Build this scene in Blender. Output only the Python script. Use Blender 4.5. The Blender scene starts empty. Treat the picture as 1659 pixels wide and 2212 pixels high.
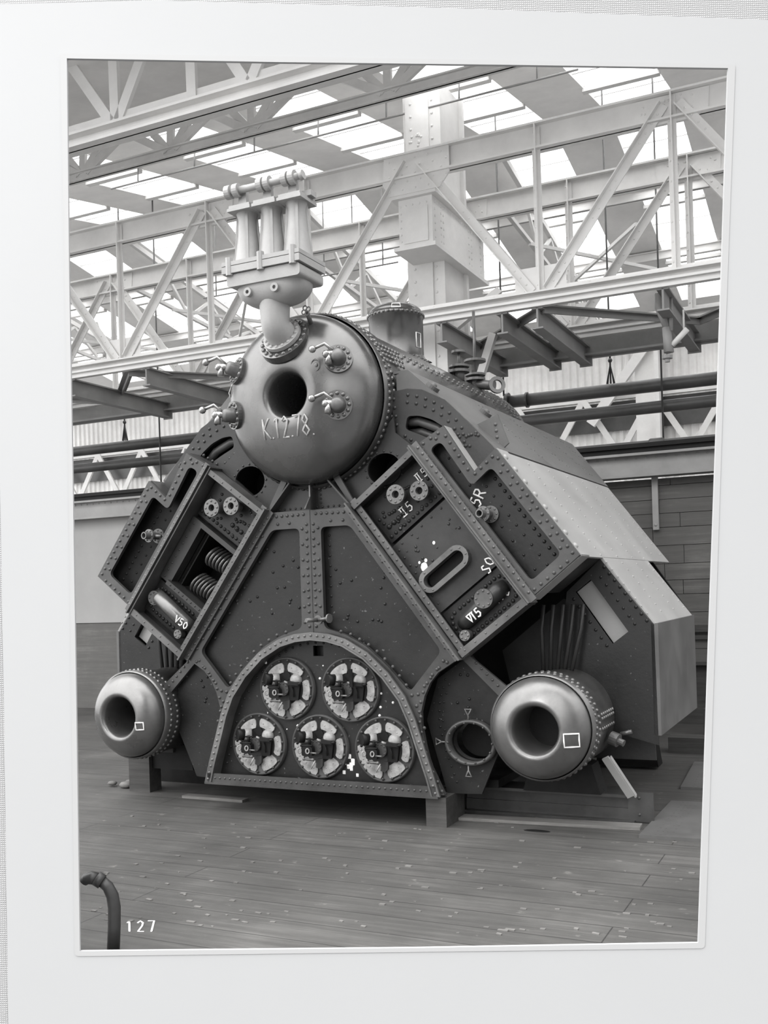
import bpy, bmesh, math, random
from mathutils import Vector, Matrix
from mathutils.geometry import tessellate_polygon
random.seed(7)
SC = bpy.context.scene
COL = SC.collection
PI = math.pi

# ------------------------------------------------------------------ camera
IMG_W, IMG_H = 1659.0, 2212.0
FPX, PPX, PPY = 2142.0, 865.0, 1276.0          # focal length and principal point in pixels of the frame
ROLL, YAW, EYE = math.radians(1.78), math.radians(25.1), 1.72
cr, sr = math.cos(ROLL), math.sin(ROLL)
cam = bpy.data.cameras.new('camera')
cam.sensor_fit = 'AUTO'; cam.sensor_width = 36.0
cam.lens = FPX / IMG_H * 36.0
cam.shift_x = -(PPX - IMG_W / 2) / IMG_H
cam.shift_y = (PPY - IMG_H / 2) / IMG_H
cam.clip_start = 0.05; cam.clip_end = 200
camo = bpy.data.objects.new('camera', cam); COL.objects.link(camo)
right, up, back = Vector((cr, 0, -sr)), Vector((sr, 0, cr)), Vector((0, -1, 0))
M = Matrix((right, up, back)).transposed().to_4x4()
M.translation = Vector((0, 0, EYE))
camo.matrix_world = M
SC.camera = camo

# ------------------------------------------------------------------ world, light, exposure
SC.view_settings.view_transform = 'Standard'
SC.view_settings.look = 'None'
SC.view_settings.gamma = 1.0
SC.view_settings.use_curve_mapping = False
SC.view_settings.exposure = 0.0
world = bpy.data.worlds.new('overcast_sky'); SC.world = world
world.use_nodes = True
wn = world.node_tree.nodes; wl = world.node_tree.links; wn.clear()
w_out = wn.new('ShaderNodeOutputWorld'); w_bg = wn.new('ShaderNodeBackground')
w_tc = wn.new('ShaderNodeTexCoord'); w_dot = wn.new('ShaderNodeVectorMath'); w_dot.operation = 'DOT_PRODUCT'
w_dot.inputs[1].default_value = (-0.28, 0.0, 0.96)      # the overcast is brighter high up and to the left
w_map = wn.new('ShaderNodeMapRange'); w_ramp = wn.new('ShaderNodeValToRGB')
w_map.inputs['From Min'].default_value = -1; w_map.inputs['From Max'].default_value = 1
w_ramp.color_ramp.elements[0].position = 0.45; w_ramp.color_ramp.elements[0].color = (0.10, 0.10, 0.101, 1)
w_ramp.color_ramp.elements[1].position = 1.0; w_ramp.color_ramp.elements[1].color = (1.0, 1.0, 1.0, 1)
wl.new(w_tc.outputs['Generated'], w_dot.inputs[0]); wl.new(w_dot.outputs['Value'], w_map.inputs['Value'])
wl.new(w_map.outputs['Result'], w_ramp.inputs['Fac']); wl.new(w_ramp.outputs['Color'], w_bg.inputs['Color'])
w_bg.inputs['Strength'].default_value = 6.4
wl.new(w_bg.outputs['Background'], w_out.inputs['Surface'])
lamp = bpy.data.lights.new('added_mount_light', 'AREA'); lamp.shape = 'RECTANGLE'; lamp.size = 1.6; lamp.size_y = 2.0; lamp.energy = 150
lampo = bpy.data.objects.new('added_mount_light', lamp); COL.objects.link(lampo)      # added area light up on the left, grades the mount brighter there
lampo.location = (-3.6, 0.6, 5.6)
lampo.rotation_euler = (Vector((0.2, 6.0, 1.8)) - Vector((-3.6, 0.6, 5.6))).to_track_quat('-Z', 'Y').to_euler()

# ------------------------------------------------------------------ frames of reference
TH = YAW
U = Vector((math.cos(TH), -math.sin(TH), 0)); V = Vector((math.sin(TH), math.cos(TH), 0))
ORG = Vector((-0.6251, 7.6, 0)) - 0.05 * U      # foot of the boiler's front, on its axis of symmetry
def Wp(s, d, z): return ORG + U * s + V * d + Vector((0, 0, z))
def ray(px, py):
    a = (px - PPX) / FPX; b = -(py - PPY) / FPX
    return Vector((a * cr + b * sr, 1.0, b * cr - a * sr))
def at_y(px, py, Y): return Vector((0, 0, EYE)) + ray(px, py) * Y
def L(px, py, d):
    """measure: where a sight line meets the plane parallel to the boiler front at depth d -> (s, z)"""
    r = ray(px, py); n = Vector((V.x, V.y, 0))
    t = (ORG.dot(n) + d) / r.dot(n)
    p = Vector((0, 0, EYE)) + r * t
    return ((p - ORG).dot(U), p.z)

# ------------------------------------------------------------------ materials
def newmat(name):
    m = bpy.data.materials.new(name); m.use_nodes = True
    nt = m.node_tree; nt.nodes.clear()
    out = nt.nodes.new('ShaderNodeOutputMaterial')
    return m, nt, out
def noise(nt, scale, detail=4, vec=None, rough=0.6):
    n = nt.nodes.new('ShaderNodeTexNoise'); n.inputs['Scale'].default_value = scale
    n.inputs['Detail'].default_value = detail; n.inputs['Roughness'].default_value = rough
    if vec is not None: nt.links.new(vec, n.inputs['Vector'])
    return n
def ramp(nt, src, stops):
    r = nt.nodes.new('ShaderNodeValToRGB')
    while len(r.color_ramp.elements) < len(stops): r.color_ramp.elements.new(0.5)
    for e, (p, c) in zip(r.color_ramp.elements, stops):
        e.position = p; e.color = (c[0], c[1], c[2], 1) if isinstance(c, tuple) else (c, c, c, 1)
    nt.links.new(src, r.inputs['Fac']); return r
def steel(name, base, rough=0.5, metal=0.0, var=0.35, scale=3.0, bump=0.05, coat=0.0, spots=0.0, spec=0.5, tint=(1.01, 1.0, 0.985)):
    m, nt, out = newmat(name)
    p = nt.nodes.new('ShaderNodeBsdfPrincipled')
    tc = nt.nodes.new('ShaderNodeTexCoord')
    n = noise(nt, scale, 6, tc.outputs['Object'], 0.65)
    lo, hi = base * (1 - var), base * (1 + var)
    r = ramp(nt, n.outputs['Fac'], [(0.3, tuple(lo * t for t in tint)), (0.7, tuple(hi * t for t in tint))])
    col = r.outputs['Color']
    if spots:
        n2 = noise(nt, 34, 3, tc.outputs['Object'], 0.5)
        r2 = ramp(nt, n2.outputs['Fac'], [(0.69, 0.0), (0.74, 1.0)])
        mx = nt.nodes.new('ShaderNodeMix'); mx.data_type = 'RGBA'
        nt.links.new(r2.outputs['Color'], mx.inputs['Factor']); nt.links.new(col, mx.inputs['A'])
        mx.inputs['B'].default_value = (spots, spots, spots, 1)
        col = mx.outputs['Result']
    nt.links.new(col, p.inputs['Base Color'])
    rr = ramp(nt, n.outputs['Fac'], [(0.3, max(0.05, rough - 0.08)), (0.7, min(1, rough + 0.08))])
    nt.links.new(rr.outputs['Color'], p.inputs['Roughness'])
    p.inputs['Metallic'].default_value = metal
    p.inputs['Specular IOR Level'].default_value = spec
    p.inputs['Coat Weight'].default_value = coat; p.inputs['Coat Roughness'].default_value = 0.18
    if bump:
        n3 = noise(nt, scale * 14, 4, tc.outputs['Object'])
        b = nt.nodes.new('ShaderNodeBump'); b.inputs['Strength'].default_value = bump; b.inputs['Distance'].default_value = 0.02
        nt.links.new(n3.outputs['Fac'], b.inputs['Height']); nt.links.new(b.outputs['Normal'], p.inputs['Normal'])
    nt.links.new(p.outputs['BSDF'], out.inputs['Surface'])
    return m
M_PLATE = steel('primed_boiler_plate', 0.026, 0.42, 0.0, 0.4, 2.5, 0.06, spec=0.35)
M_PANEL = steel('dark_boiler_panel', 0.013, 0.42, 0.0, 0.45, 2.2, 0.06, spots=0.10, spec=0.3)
M_FRAME = steel('frame_plate_steel', 0.046, 0.36, 0.1, 0.35, 3.0, 0.05, spec=0.4)
M_EDGE = steel('bright_angle_steel', 0.12, 0.38, 0.4, 0.35, 4.0, 0.05)
M_DRUM = steel('polished_drum_plate', 0.115, 0.25, 0.65, 0.35, 1.7, 0.02, coat=0.0)
M_MUD = steel('mud_drum_plate', 0.15, 0.32, 0.65, 0.35, 2.0, 0.05, coat=0.0)
M_SHEET = steel('bare_sheet_steel', 0.28, 0.55, 0.1, 0.12, 2.0, 0.03)
M_SIDE = steel('grey_side_plate', 0.1, 0.5, 0.1, 0.25, 2.0, 0.03, spec=0.3)
M_CAST = steel('grey_painted_casting', 0.3, 0.45, 0.0, 0.12, 5.0, 0.10)
M_BRASS = steel('bright_fitting_metal', 0.34, 0.25, 0.8, 0.3, 9.0, 0.03)
M_FLANGE = steel('flange_angle_steel', 0.085, 0.36, 0.2, 0.35, 4.0, 0.05, spec=0.45)
M_BLACK = steel('black_iron_and_hole_shade', 0.010, 0.5, 0.0, 0.4, 6.0, 0.06, spec=0.15)  # black ironwork, and the shade inside holes and recesses put into colour
M_DISC = steel('burner_plate_iron', 0.042, 0.42, 0.1, 0.35, 6.0, 0.08, spec=0.3)
M_PATCH = steel('bare_burner_metal', 0.27, 0.42, 0.1, 0.45, 14.0, 0.12)
M_CHALK = steel('chalk_mark', 0.75, 0.9, 0.0, 0.1, 20, 0.0)
M_CHALKDIM = steel('worn_chalk_mark', 0.38, 0.9, 0.0, 0.4, 25, 0.0)
M_GIRDER = steel('haze_paled_girder_grey', 0.72, 0.6, 0.0, 0.1, 1.5, 0.02)  # grey lifted paler to stand in for haze in the hall
M_GIRDER2 = steel('haze_paled_girder_mid_grey', 0.62, 0.6, 0.0, 0.12, 1.5, 0.02)  # haze on the farther steelwork is put into this paler grey
M_UNDER = steel('dull_grey_underframe', 0.24, 0.6, 0.0, 0.2, 1.5, 0.02)
M_PIPE = steel('dark_service_pipe', 0.075, 0.42, 0.1, 0.25, 2.0, 0.03)
M_ROOF = steel('haze_paled_roof_boarding', 0.8, 0.8, 0.0, 0.12, 0.8, 0.03)  # boarding made pale to imitate haze under the roof
M_CORR = steel('corrugated_iron', 0.86, 0.6, 0.0, 0.14, 1.1, 0.03)
M_RUNWAY = steel('runway_girder_paint', 0.24, 0.6, 0.0, 0.2, 1.5, 0.03)
M_SCREEN = steel('pale_sheet_screen', 0.27, 0.7, 0.0, 0.12, 0.9, 0.02)
M_COIL = steel('coil_tube_steel', 0.12, 0.25, 0.5, 0.3, 8.0, 0.02)
M_BOARD = steel('white_mount_card', 0.362, 0.95, 0.0, 0.008, 2.0, 0.02, spec=0.1, tint=(0.995, 1.0, 1.006))
M_MARGIN = steel('print_paper_margin', 0.352, 0.8, 0.0, 0.008, 2.0, 0.01, spec=0.2, tint=(1, 1, 1))
M_NUM = steel('print_number_white', 0.85, 0.8, 0.0, 0.1, 20, 0.0)

def wood(name, lo, hi, plank=0.0, rough=0.75, grain=(1.2, 22.0, 22.0)):
    m, nt, out = newmat(name)
    p = nt.nodes.new('ShaderNodeBsdfPrincipled'); tc = nt.nodes.new('ShaderNodeTexCoord')
    mp = nt.nodes.new('ShaderNodeMapping'); mp.inputs['Scale'].default_value = grain
    nt.links.new(tc.outputs['Object'], mp.inputs['Vector'])
    n = noise(nt, 1.0, 8, mp.outputs['Vector'], 0.7)
    n2 = noise(nt, 1.1, 5, tc.outputs['Object'], 0.6)
    add = nt.nodes.new('ShaderNodeMath'); add.operation = 'ADD'
    nt.links.new(n.outputs['Fac'], add.inputs[0]); nt.links.new(n2.outputs['Fac'], add.inputs[1])
    half = nt.nodes.new('ShaderNodeMath'); half.operation = 'MULTIPLY'; half.inputs[1].default_value = 0.5
    nt.links.new(add.outputs[0], half.inputs[0])
    r = ramp(nt, half.outputs[0], [(0.36, (lo * 1.03, lo, lo * 0.96)), (0.52, (hi * 0.75, hi * 0.73, hi * 0.70)), (0.66, (hi * 1.25, hi * 1.22, hi * 1.17))])
    col = r.outputs['Color']; height = half.outputs[0]
    if plank:
        br = nt.nodes.new('ShaderNodeTexBrick')
        br.inputs['Scale'].default_value = 1.0; br.inputs['Brick Width'].default_value = 4.2
        br.inputs['Row Height'].default_value = plank; br.inputs['Mortar Size'].default_value = 0.004
        br.inputs['Color1'].default_value = (1, 1, 1, 1); br.inputs['Color2'].default_value = (0.9, 0.9, 0.9, 1)
        br.inputs['Mortar'].default_value = (0.3, 0.3, 0.3, 1); br.offset = 0.37
        nt.links.new(tc.outputs['Object'], br.inputs['Vector'])
        mx = nt.nodes.new('ShaderNodeMix'); mx.data_type = 'RGBA'; mx.blend_type = 'MULTIPLY'; mx.inputs['Factor'].default_value = 1.0
        nt.links.new(col, mx.inputs['A']); nt.links.new(br.outputs['Color'], mx.inputs['B']); col = mx.outputs['Result']
        # pale dried splashes and chips
        n4 = noise(nt, 9.0, 4, tc.outputs['Object'], 0.55)
        r4 = ramp(nt, n4.outputs['Fac'], [(0.66, 0.0), (0.74, 0.75)])
        mx2 = nt.nodes.new('ShaderNodeMix'); mx2.data_type = 'RGBA'
        nt.links.new(r4.outputs['Color'], mx2.inputs['Factor']); nt.links.new(col, mx2.inputs['A'])
        mx2.inputs['B'].default_value = (0.15, 0.146, 0.138, 1); col = mx2.outputs['Result']
    nt.links.new(col, p.inputs['Base Color'])
    p.inputs['Roughness'].default_value = rough
    b = nt.nodes.new('ShaderNodeBump'); b.inputs['Strength'].default_value = 0.25; b.inputs['Distance'].default_value = 0.03
    nt.links.new(height, b.inputs['Height']); nt.links.new(b.outputs['Normal'], p.inputs['Normal'])
    nt.links.new(p.outputs['BSDF'], out.inputs['Surface'])
    return m
M_FLOOR = wood('worn_floor_planks', 0.035, 0.085, plank=0.24, rough=0.62)
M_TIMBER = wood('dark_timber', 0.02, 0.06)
M_PLANK = wood('grey_wall_plank', 0.07, 0.12)
M_TIMBERPALE = wood('weathered_timber', 0.07, 0.17)

def glass_mat():
    m, nt, out = newmat('milky_skylight_glass')
    tr = nt.nodes.new('ShaderNodeBsdfTransparent'); tl = nt.nodes.new('ShaderNodeBsdfTranslucent')
    tr.inputs['Color'].default_value = (0.97, 0.97, 0.97, 1); tl.inputs['Color'].default_value = (0.95, 0.95, 0.95, 1)
    mx = nt.nodes.new('ShaderNodeMixShader'); mx.inputs['Fac'].default_value = 0.25
    nt.links.new(tr.outputs[0], mx.inputs[1]); nt.links.new(tl.outputs[0], mx.inputs[2])
    nt.links.new(mx.outputs[0], out.inputs['Surface'])
    return m
M_GLASS = glass_mat()
def linen_mat():
    m, nt, out = newmat('white_linen_weave')
    p = nt.nodes.new('ShaderNodeBsdfPrincipled'); tc = nt.nodes.new('ShaderNodeTexCoord')
    def wave(axis):
        w = nt.nodes.new('ShaderNodeTexWave'); w.bands_direction = axis
        w.inputs['Scale'].default_value = 32; w.inputs['Distortion'].default_value = 2.2; w.inputs['Detail'].default_value = 2; w.inputs['Detail Scale'].default_value = 2
        nt.links.new(tc.outputs['Object'], w.inputs['Vector']); return w
    a, b = wave('X'), wave('Z')
    mn = nt.nodes.new('ShaderNodeMath'); mn.operation = 'MULTIPLY'
    nt.links.new(a.outputs['Fac'], mn.inputs[0]); nt.links.new(b.outputs['Fac'], mn.inputs[1])
    r = ramp(nt, mn.outputs[0], [(0.0, 0.27), (0.30, 0.40)])
    nt.links.new(r.outputs['Color'], p.inputs['Base Color']); p.inputs['Roughness'].default_value = 0.95
    bp = nt.nodes.new('ShaderNodeBump'); bp.inputs['Strength'].default_value = 0.5; bp.inputs['Distance'].default_value = 0.01
    nt.links.new(mn.outputs[0], bp.inputs['Height']); nt.links.new(bp.outputs['Normal'], p.inputs['Normal'])
    nt.links.new(p.outputs['BSDF'], out.inputs['Surface'])
    return m
M_LINEN = linen_mat()

# ------------------------------------------------------------------ mesh collector
def basis(n):
    n = Vector(n).normalized()
    a = Vector((0, 0, 1)) if abs(n.z) < 0.9 else Vector((1, 0, 0))
    t = a.cross(n).normalized(); return t, n.cross(t), n
class MB:
    def __init__(self): self.v = []; self.f = []; self.s = []
    def add(self, verts, faces, smooth=False):
        o = len(self.v); self.v.extend(Vector(x) for x in verts)
        for q in faces: self.f.append([i + o for i in q]); self.s.append(smooth)
    def box(self, x0, x1, y0, y1, z0, z1):
        self.obox(((x0 + x1) / 2, (y0 + y1) / 2, (z0 + z1) / 2), ((x1 - x0) / 2, 0, 0), (0, (y1 - y0) / 2, 0), (0, 0, (z1 - z0) / 2))
    def obox(self, c, a, b, e):
        c, a, b, e = Vector(c), Vector(a), Vector(b), Vector(e)
        vs = [c + a * i + b * j + e * k for i in (-1, 1) for j in (-1, 1) for k in (-1, 1)]
        self.add(vs, [(0, 1, 3, 2), (4, 6, 7, 5), (0, 4, 5, 1), (2, 3, 7, 6), (0, 2, 6, 4), (1, 5, 7, 3)])
    def bar(self, p0, p1, w, t, n=(0, -1, 0)):
        """flat bar from p0 to p1: w across, t along n"""
        p0, p1, n = Vector(p0), Vector(p1), Vector(n).normalized()
        a = (p1 - p0) / 2; side = a.normalized().cross(n).normalized()
        self.obox((p0 + p1) / 2, a, side * w / 2, side.cross(a.normalized()) * t / 2)
    def prism(self, poly, h0, h1, holes=(), fn=lambda a, b, h: (a, h, b)):
        loops = [list(poly)] + [list(h) for h in holes]
        tri = tessellate_polygon([[Vector((a, b, 0)) for a, b in lp] for lp in loops])
        flat = [p for lp in loops for p in lp]; n = len(flat)
        vs = [fn(a, b, h0) for a, b in flat] + [fn(a, b, h1) for a, b in flat]
        fs = [tuple(t) for t in tri] + [tuple(i + n for i in t) for t in tri]
        o = 0
        for lp in loops:
            k = len(lp)
            for i in range(k):
                j = (i + 1) % k; fs.append((o + i, o + j, o + j + n, o + i + n))
            o += k
        self.add(vs, fs)
    def tube(self, path, r, seg=10, cap=True, closed=False):
        P = [Vector(p) for p in path]; n = len(P)
        R = r if isinstance(r, (list, tuple)) else [r] * n
        t0 = (P[1] - P[0]).normalized(); a, b, _ = basis(t0); vs = []
        for i in range(n):
            if closed: t = (P[(i + 1) % n] - P[i - 1]).normalized()
            else: t = (P[min(i + 1, n - 1)] - P[max(i - 1, 0)]).normalized()
            a = (a - t * a.dot(t)).normalized(); b = t.cross(a)
            vs += [P[i] + (a * math.cos(2 * PI * k / seg) + b * math.sin(2 * PI * k / seg)) * R[i] for k in range(seg)]
        fs = []
        for i in range(n if closed else n - 1):
            for k in range(seg):
                i2 = (i + 1) % n
                fs.append((i * seg + k, i * seg + (k + 1) % seg, i2 * seg + (k + 1) % seg, i2 * seg + k))
        self.add(vs, fs, True)
        if cap and not closed:
            self.add(vs[:seg], [tuple(range(seg))]); self.add(vs[-seg:], [tuple(range(seg))])
    def lathe(self, prof, o, n, seg=32, smooth=True, c0=False, c1=False):
        """prof: (radius, height along n)"""
        o = Vector(o); a, b, n = basis(n); vs = []
        for r, h in prof:
            vs += [o + n * h + (a * math.cos(2 * PI * k / seg) + b * math.sin(2 * PI * k / seg)) * r for k in range(seg)]
        fs = []
        for i in range(len(prof) - 1):
            for k in range(seg):
                fs.append((i * seg + k, i * seg + (k + 1) % seg, (i + 1) * seg + (k + 1) % seg, (i + 1) * seg + k))
        self.add(vs, fs, smooth)
        if c0: self.add(vs[:seg], [tuple(range(seg))])
        if c1: self.add(vs[-seg:], [tuple(range(seg))])
    def cyl(self, o, n, r, h, seg=20, hole=0.0):
        if hole: self.lathe([(hole, 0), (r, 0), (r, h), (hole, h), (hole, 0)], o, n, seg, False)
        else: self.lathe([(r, 0), (r, h)], o, n, seg, False, True, True)
    def rivet(self, p, n=(0, -1, 0), r=0.014):
        p = Vector(p); a, b, n = basis(n); vs = []
        for rr, h in ((1.0, 0.0), (0.82, 0.45)):
            vs += [p + (a * math.cos(PI * k / 3.5) + b * math.sin(PI * k / 3.5)) * r * rr + n * r * h for k in range(7)]
        vs.append(p + n * r * 0.72)
        fs = [(k, (k + 1) % 7, 7 + (k + 1) % 7, 7 + k) for k in range(7)] + [(7 + k, 7 + (k + 1) % 7, 14) for k in range(7)]
        self.add(vs, fs, True)
    def rivets(self, p0, p1, step=0.06, n=(0, -1, 0), r=0.014, ends=0.5):
        p0, p1 = Vector(p0), Vector(p1); ln = (p1 - p0).length; k = max(1, int(round(ln / step)))
        for i in range(k):
            self.rivet(p0.lerp(p1, (i + ends) / k), n, r)
    def rivet_path(self, pts, step=0.06, n=(0, -1, 0), r=0.014):
        P = [Vector(p) for p in pts]; acc = step / 2
        for a, b in zip(P, P[1:]):
            ln = (b - a).length
            while acc < ln: self.rivet(a.lerp(b, acc / ln), n, r); acc += step
            acc -= ln
    def ring(self, o, n, R, count, r=0.014, ph=0.0):
        a, b, n2 = basis(n); o = Vector(o)
        for k in range(count):
            t = 2 * PI * k / count + ph
            self.rivet(o + (a * math.cos(t) + b * math.sin(t)) * R, n, r)
    def sphere(self, c, r, seg=12, sq=(1, 1, 1)):
        c = Vector(c); vs = []; fs = []; rg = seg // 2
        for i in range(rg + 1):
            t = PI * i / rg
            for k in range(seg):
                p = 2 * PI * k / seg
                vs.append(c + Vector((math.sin(t) * math.cos(p) * r * sq[0], math.sin(t) * math.sin(p) * r * sq[1], math.cos(t) * r * sq[2])))
        for i in range(rg):
            for k in range(seg): fs.append((i * seg + k, i * seg + (k + 1) % seg, (i + 1) * seg + (k + 1) % seg, (i + 1) * seg + k))
        self.add(vs, fs, True)
    def build(self, name, mat, parent=None, base=None, world=False, label=None):
        if parent is not None: base = Vector(parent.get('_base', (0, 0, 0)))
        elif base is None: base = (0, 0, 0)
        base = Vector(base)
        me = bpy.data.meshes.new(name)
        me.from_pydata([p - base for p in self.v], [], self.f)
        me.polygons.foreach_set('use_smooth', self.s)
        bm = bmesh.new(); bm.from_mesh(me); bmesh.ops.remove_doubles(bm, verts=bm.verts, dist=1e-5)
        bmesh.ops.recalc_face_normals(bm, faces=bm.faces); bm.to_mesh(me); bm.free()
        me.materials.append(mat)
        o = bpy.data.objects.new(name, me); COL.objects.link(o)
        if parent is not None: o.parent = parent
        elif world: o.location = base
        else:
            o.location = Wp(*base); o.rotation_euler = (0, 0, -TH)
        o['_base'] = tuple(base)
        if label: o['label'] = label
        return o
def tag(o, label=None, cat=None, group=None, kind=None):
    if label: o['label'] = label
    if cat: o['category'] = cat
    if group: o['group'] = group
    if kind: o['kind'] = kind
    return o
def thing(name, label, cat, base, group=None):
    o = bpy.data.objects.new(name, None); COL.objects.link(o); o.empty_display_size = 0.1
    o.location = Wp(*base); o.rotation_euler = (0, 0, -TH); o['_base'] = tuple(base)
    return tag(o, label, cat, group)
def circ(c, r, n=32, ry=None, ph=0.0):
    return [(c[0] + r * math.cos(2 * PI * k / n + ph), c[1] + (ry or r) * math.sin(2 * PI * k / n + ph)) for k in range(n)]
def rounded(poly, r, n=5):
    """round the corners of a polygon"""
    out = []; P = [Vector((a, b)) for a, b in poly]; k = len(P)
    for i in range(k):
        p, a, b = P[i], P[i - 1], P[(i + 1) % k]
        u, v = (a - p), (b - p); rr = min(r, u.length * 0.45, v.length * 0.45)
        q0, q1 = p + u.normalized() * rr, p + v.normalized() * rr
        for j in range(n + 1):
            t = j / n; q = q0 * (1 - t) ** 2 + p * 2 * t * (1 - t) + q1 * t * t; out.append((q.x, q.y))
    return out
# strokes of the few characters chalked on the boiler, in a unit box
GL = {'K': [[(0, 0), (0, 1)], [(.6, 1), (.05, .5), (.65, 0)]], '1': [[(.1, .8), (.3, 1), (.3, 0)]],
      '2': [[(.05, .8), (.3, 1), (.55, .8), (.45, .5), (.05, 0), (.6, 0)]], '7': [[(0, 1), (.6, 1), (.25, 0)]],
      '8': [[(.3, .52), (.08, .75), (.3, 1), (.52, .75), (.3, .52), (.02, .25), (.3, 0), (.58, .25), (.3, .52)]],
      '.': [[(.1, 0), (.16, .05)]], 'I': [[(.2, 0), (.2, 1)], [(0, 0), (.4, 0)], [(0, 1), (.4, 1)]],
      'II': [[(.15, 0), (.15, 1)], [(.45, 0), (.45, 1)], [(0, 0), (.6, 0)], [(0, 1), (.6, 1)]],
      'V': [[(0, 1), (.3, 0), (.6, 1)]], 'VI': [[(0, 1), (.25, 0), (.5, 1)], [(.75, 0), (.75, 1)], [(-.05, 1), (.9, 1)]],
      '5': [[(.5, 1), (.1, 1), (.08, .55), (.4, .6), (.52, .3), (.3, 0), (0, .08)]],
      'R': [[(0, 0), (0, 1), (.4, 1), (.5, .75), (.35, .52), (0, .5)], [(.25, .5), (.55, 0)]],
      'S': [[(.5, .85), (.28, 1), (.06, .8), (.28, .52), (.5, .25), (.25, 0), (0, .15)]],
      '0': [[(.3, 0), (.05, .3), (.05, .7), (.3, 1), (.55, .7), (.55, .3), (.3, 0)]],
      '6': [[(.5, 1), (.12, .6), (.05, .25), (.3, 0), (.55, .25), (.3, .5), (.08, .35)]]}
def write(mb, chars, fn, size, adv=0.85, r=0.007):
    x = 0.0
    for c in chars:
        w = 0.3 if c == '.' else (1.15 if c == 'VI' else adv)
        for st in GL.get(c, []):
            P = []
            for (a, b), (a2, b2) in zip(st, st[1:]):
                for t in (0, 0.5): P.append(((x + a + (a2 - a) * t) * size, (b + (b2 - b) * t) * size))
            P.append(((x + st[-1][0]) * size, st[-1][1] * size))
            mb.tube([fn(*p) for p in P], r, 5)
        x += w

# ================================================================== the hall: structure
FL = MB()
fp = [(-15.0, 4.742), (10.0, 4.742), (10.0, 26.0), (-15.0, 26.0)]
fp = [((Vector((x, y, 0)) - ORG).dot(U), (Vector((x, y, 0)) - ORG).dot(V)) for x, y in fp]
FL.prism(fp, -0.12, 0.0, fn=lambda a, b, h: (a, b, h))
tag(FL.build('floor', M_FLOOR), kind='structure')

WD, WZ = 17.0, 7.72                      # back wall
RD, RZ = 9.2, 9.2                        # roof ridge
CW = MB(); pts = []
x = -26.0
while x < 7.0:
    pts += [(x, 0.0), (x + 0.045, -0.035), (x + 0.09, -0.035), (x + 0.135, 0.0)]; x += 0.18
n = len(pts)
CW.add([(a, WD + b, 0.0) for a, b in pts] + [(a, WD + b, WZ + 0.15) for a, b in pts], [(i, i + 1, n + i + 1, n + i) for i in range(n - 1)])
CW.box(-26, 7, WD + 0.01, WD + 0.08, 0, WZ + 0.15)
tag(CW.build('wall_back', M_CORR), kind='structure')

def roofz(d): return RZ - (RD - d) * 0.19 if d < RD else RZ - (d - RD) * 0.19
D0, D1 = 0.6, WD + 0.1
wins = [(0.36 - 1.98 * k, 1.42 - 1.98 * k) for k in range(9)]
wins = [(0.36 + 1.98, 1.42 + 1.98)] + wins
edges = sorted([e for w in wins for e in w]); strips = []
lo = -20.0
for a, b in sorted(wins): strips.append((lo, a)); lo = b
strips.append((lo, 7.5))
RF = MB()
def slab(mb, s0, s1, d0, d1, t0, t1):
    vs = [(s, d, roofz(d) + t) for s in (s0, s1) for d in (d0, d1) for t in (t0, t1)]
    mb.add(vs, [(0, 1, 3, 2), (4, 6, 7, 5), (0, 4, 5, 1), (2, 3, 7, 6), (0, 2, 6, 4), (1, 5, 7, 3)])
for a, b in strips:
    slab(RF, a, b, D0, RD, 0, 0.12); slab(RF, a, b, RD, D1, 0, 0.12)
for a, b in wins:                        # opaque margins at ridge and eaves of each skylight
    slab(RF, a, b, RD - 0.35, RD, 0, 0.12); slab(RF, a, b, RD, RD + 0.35, 0, 0.12); slab(RF, a, b, D1 - 1.2, D1, 0, 0.12); slab(RF, a, b, D0, 4.4, 0, 0.12)
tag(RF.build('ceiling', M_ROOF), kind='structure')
wi = 0
for a, b in wins:
    for d0, d1 in ((4.4, RD - 0.35), (RD + 0.35, D1 - 1.2)):
        wi += 1
        g = MB(); slab(g, a, b, d0, d1, 0.05, 0.056)
        go = tag(g.build('window_%d' % wi, M_GLASS, base=(a, d0, roofz(d0))), kind='structure')
        fr = MB(); k = int((d1 - d0) / 0.62)
        for i in range(1, k):
            d = d0 + (d1 - d0) * i / k
            fr.obox(((a + b) / 2, d, roofz(d) + 0.04), ((b - a) / 2, 0, 0), (0, 0.009, 0), (0, 0, 0.01))
        for dm in (d0 + (d1 - d0) * 0.38, d0 + (d1 - d0) * 0.72):
            fr.obox(((a + b) / 2, dm, roofz(dm) - 0.03), ((b - a) / 2 + 0.02, 0, 0), (0, 0.05, 0), (0, 0, 0.03))
        fr.build('glazing_bar', M_GIRDER2, go)

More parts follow.
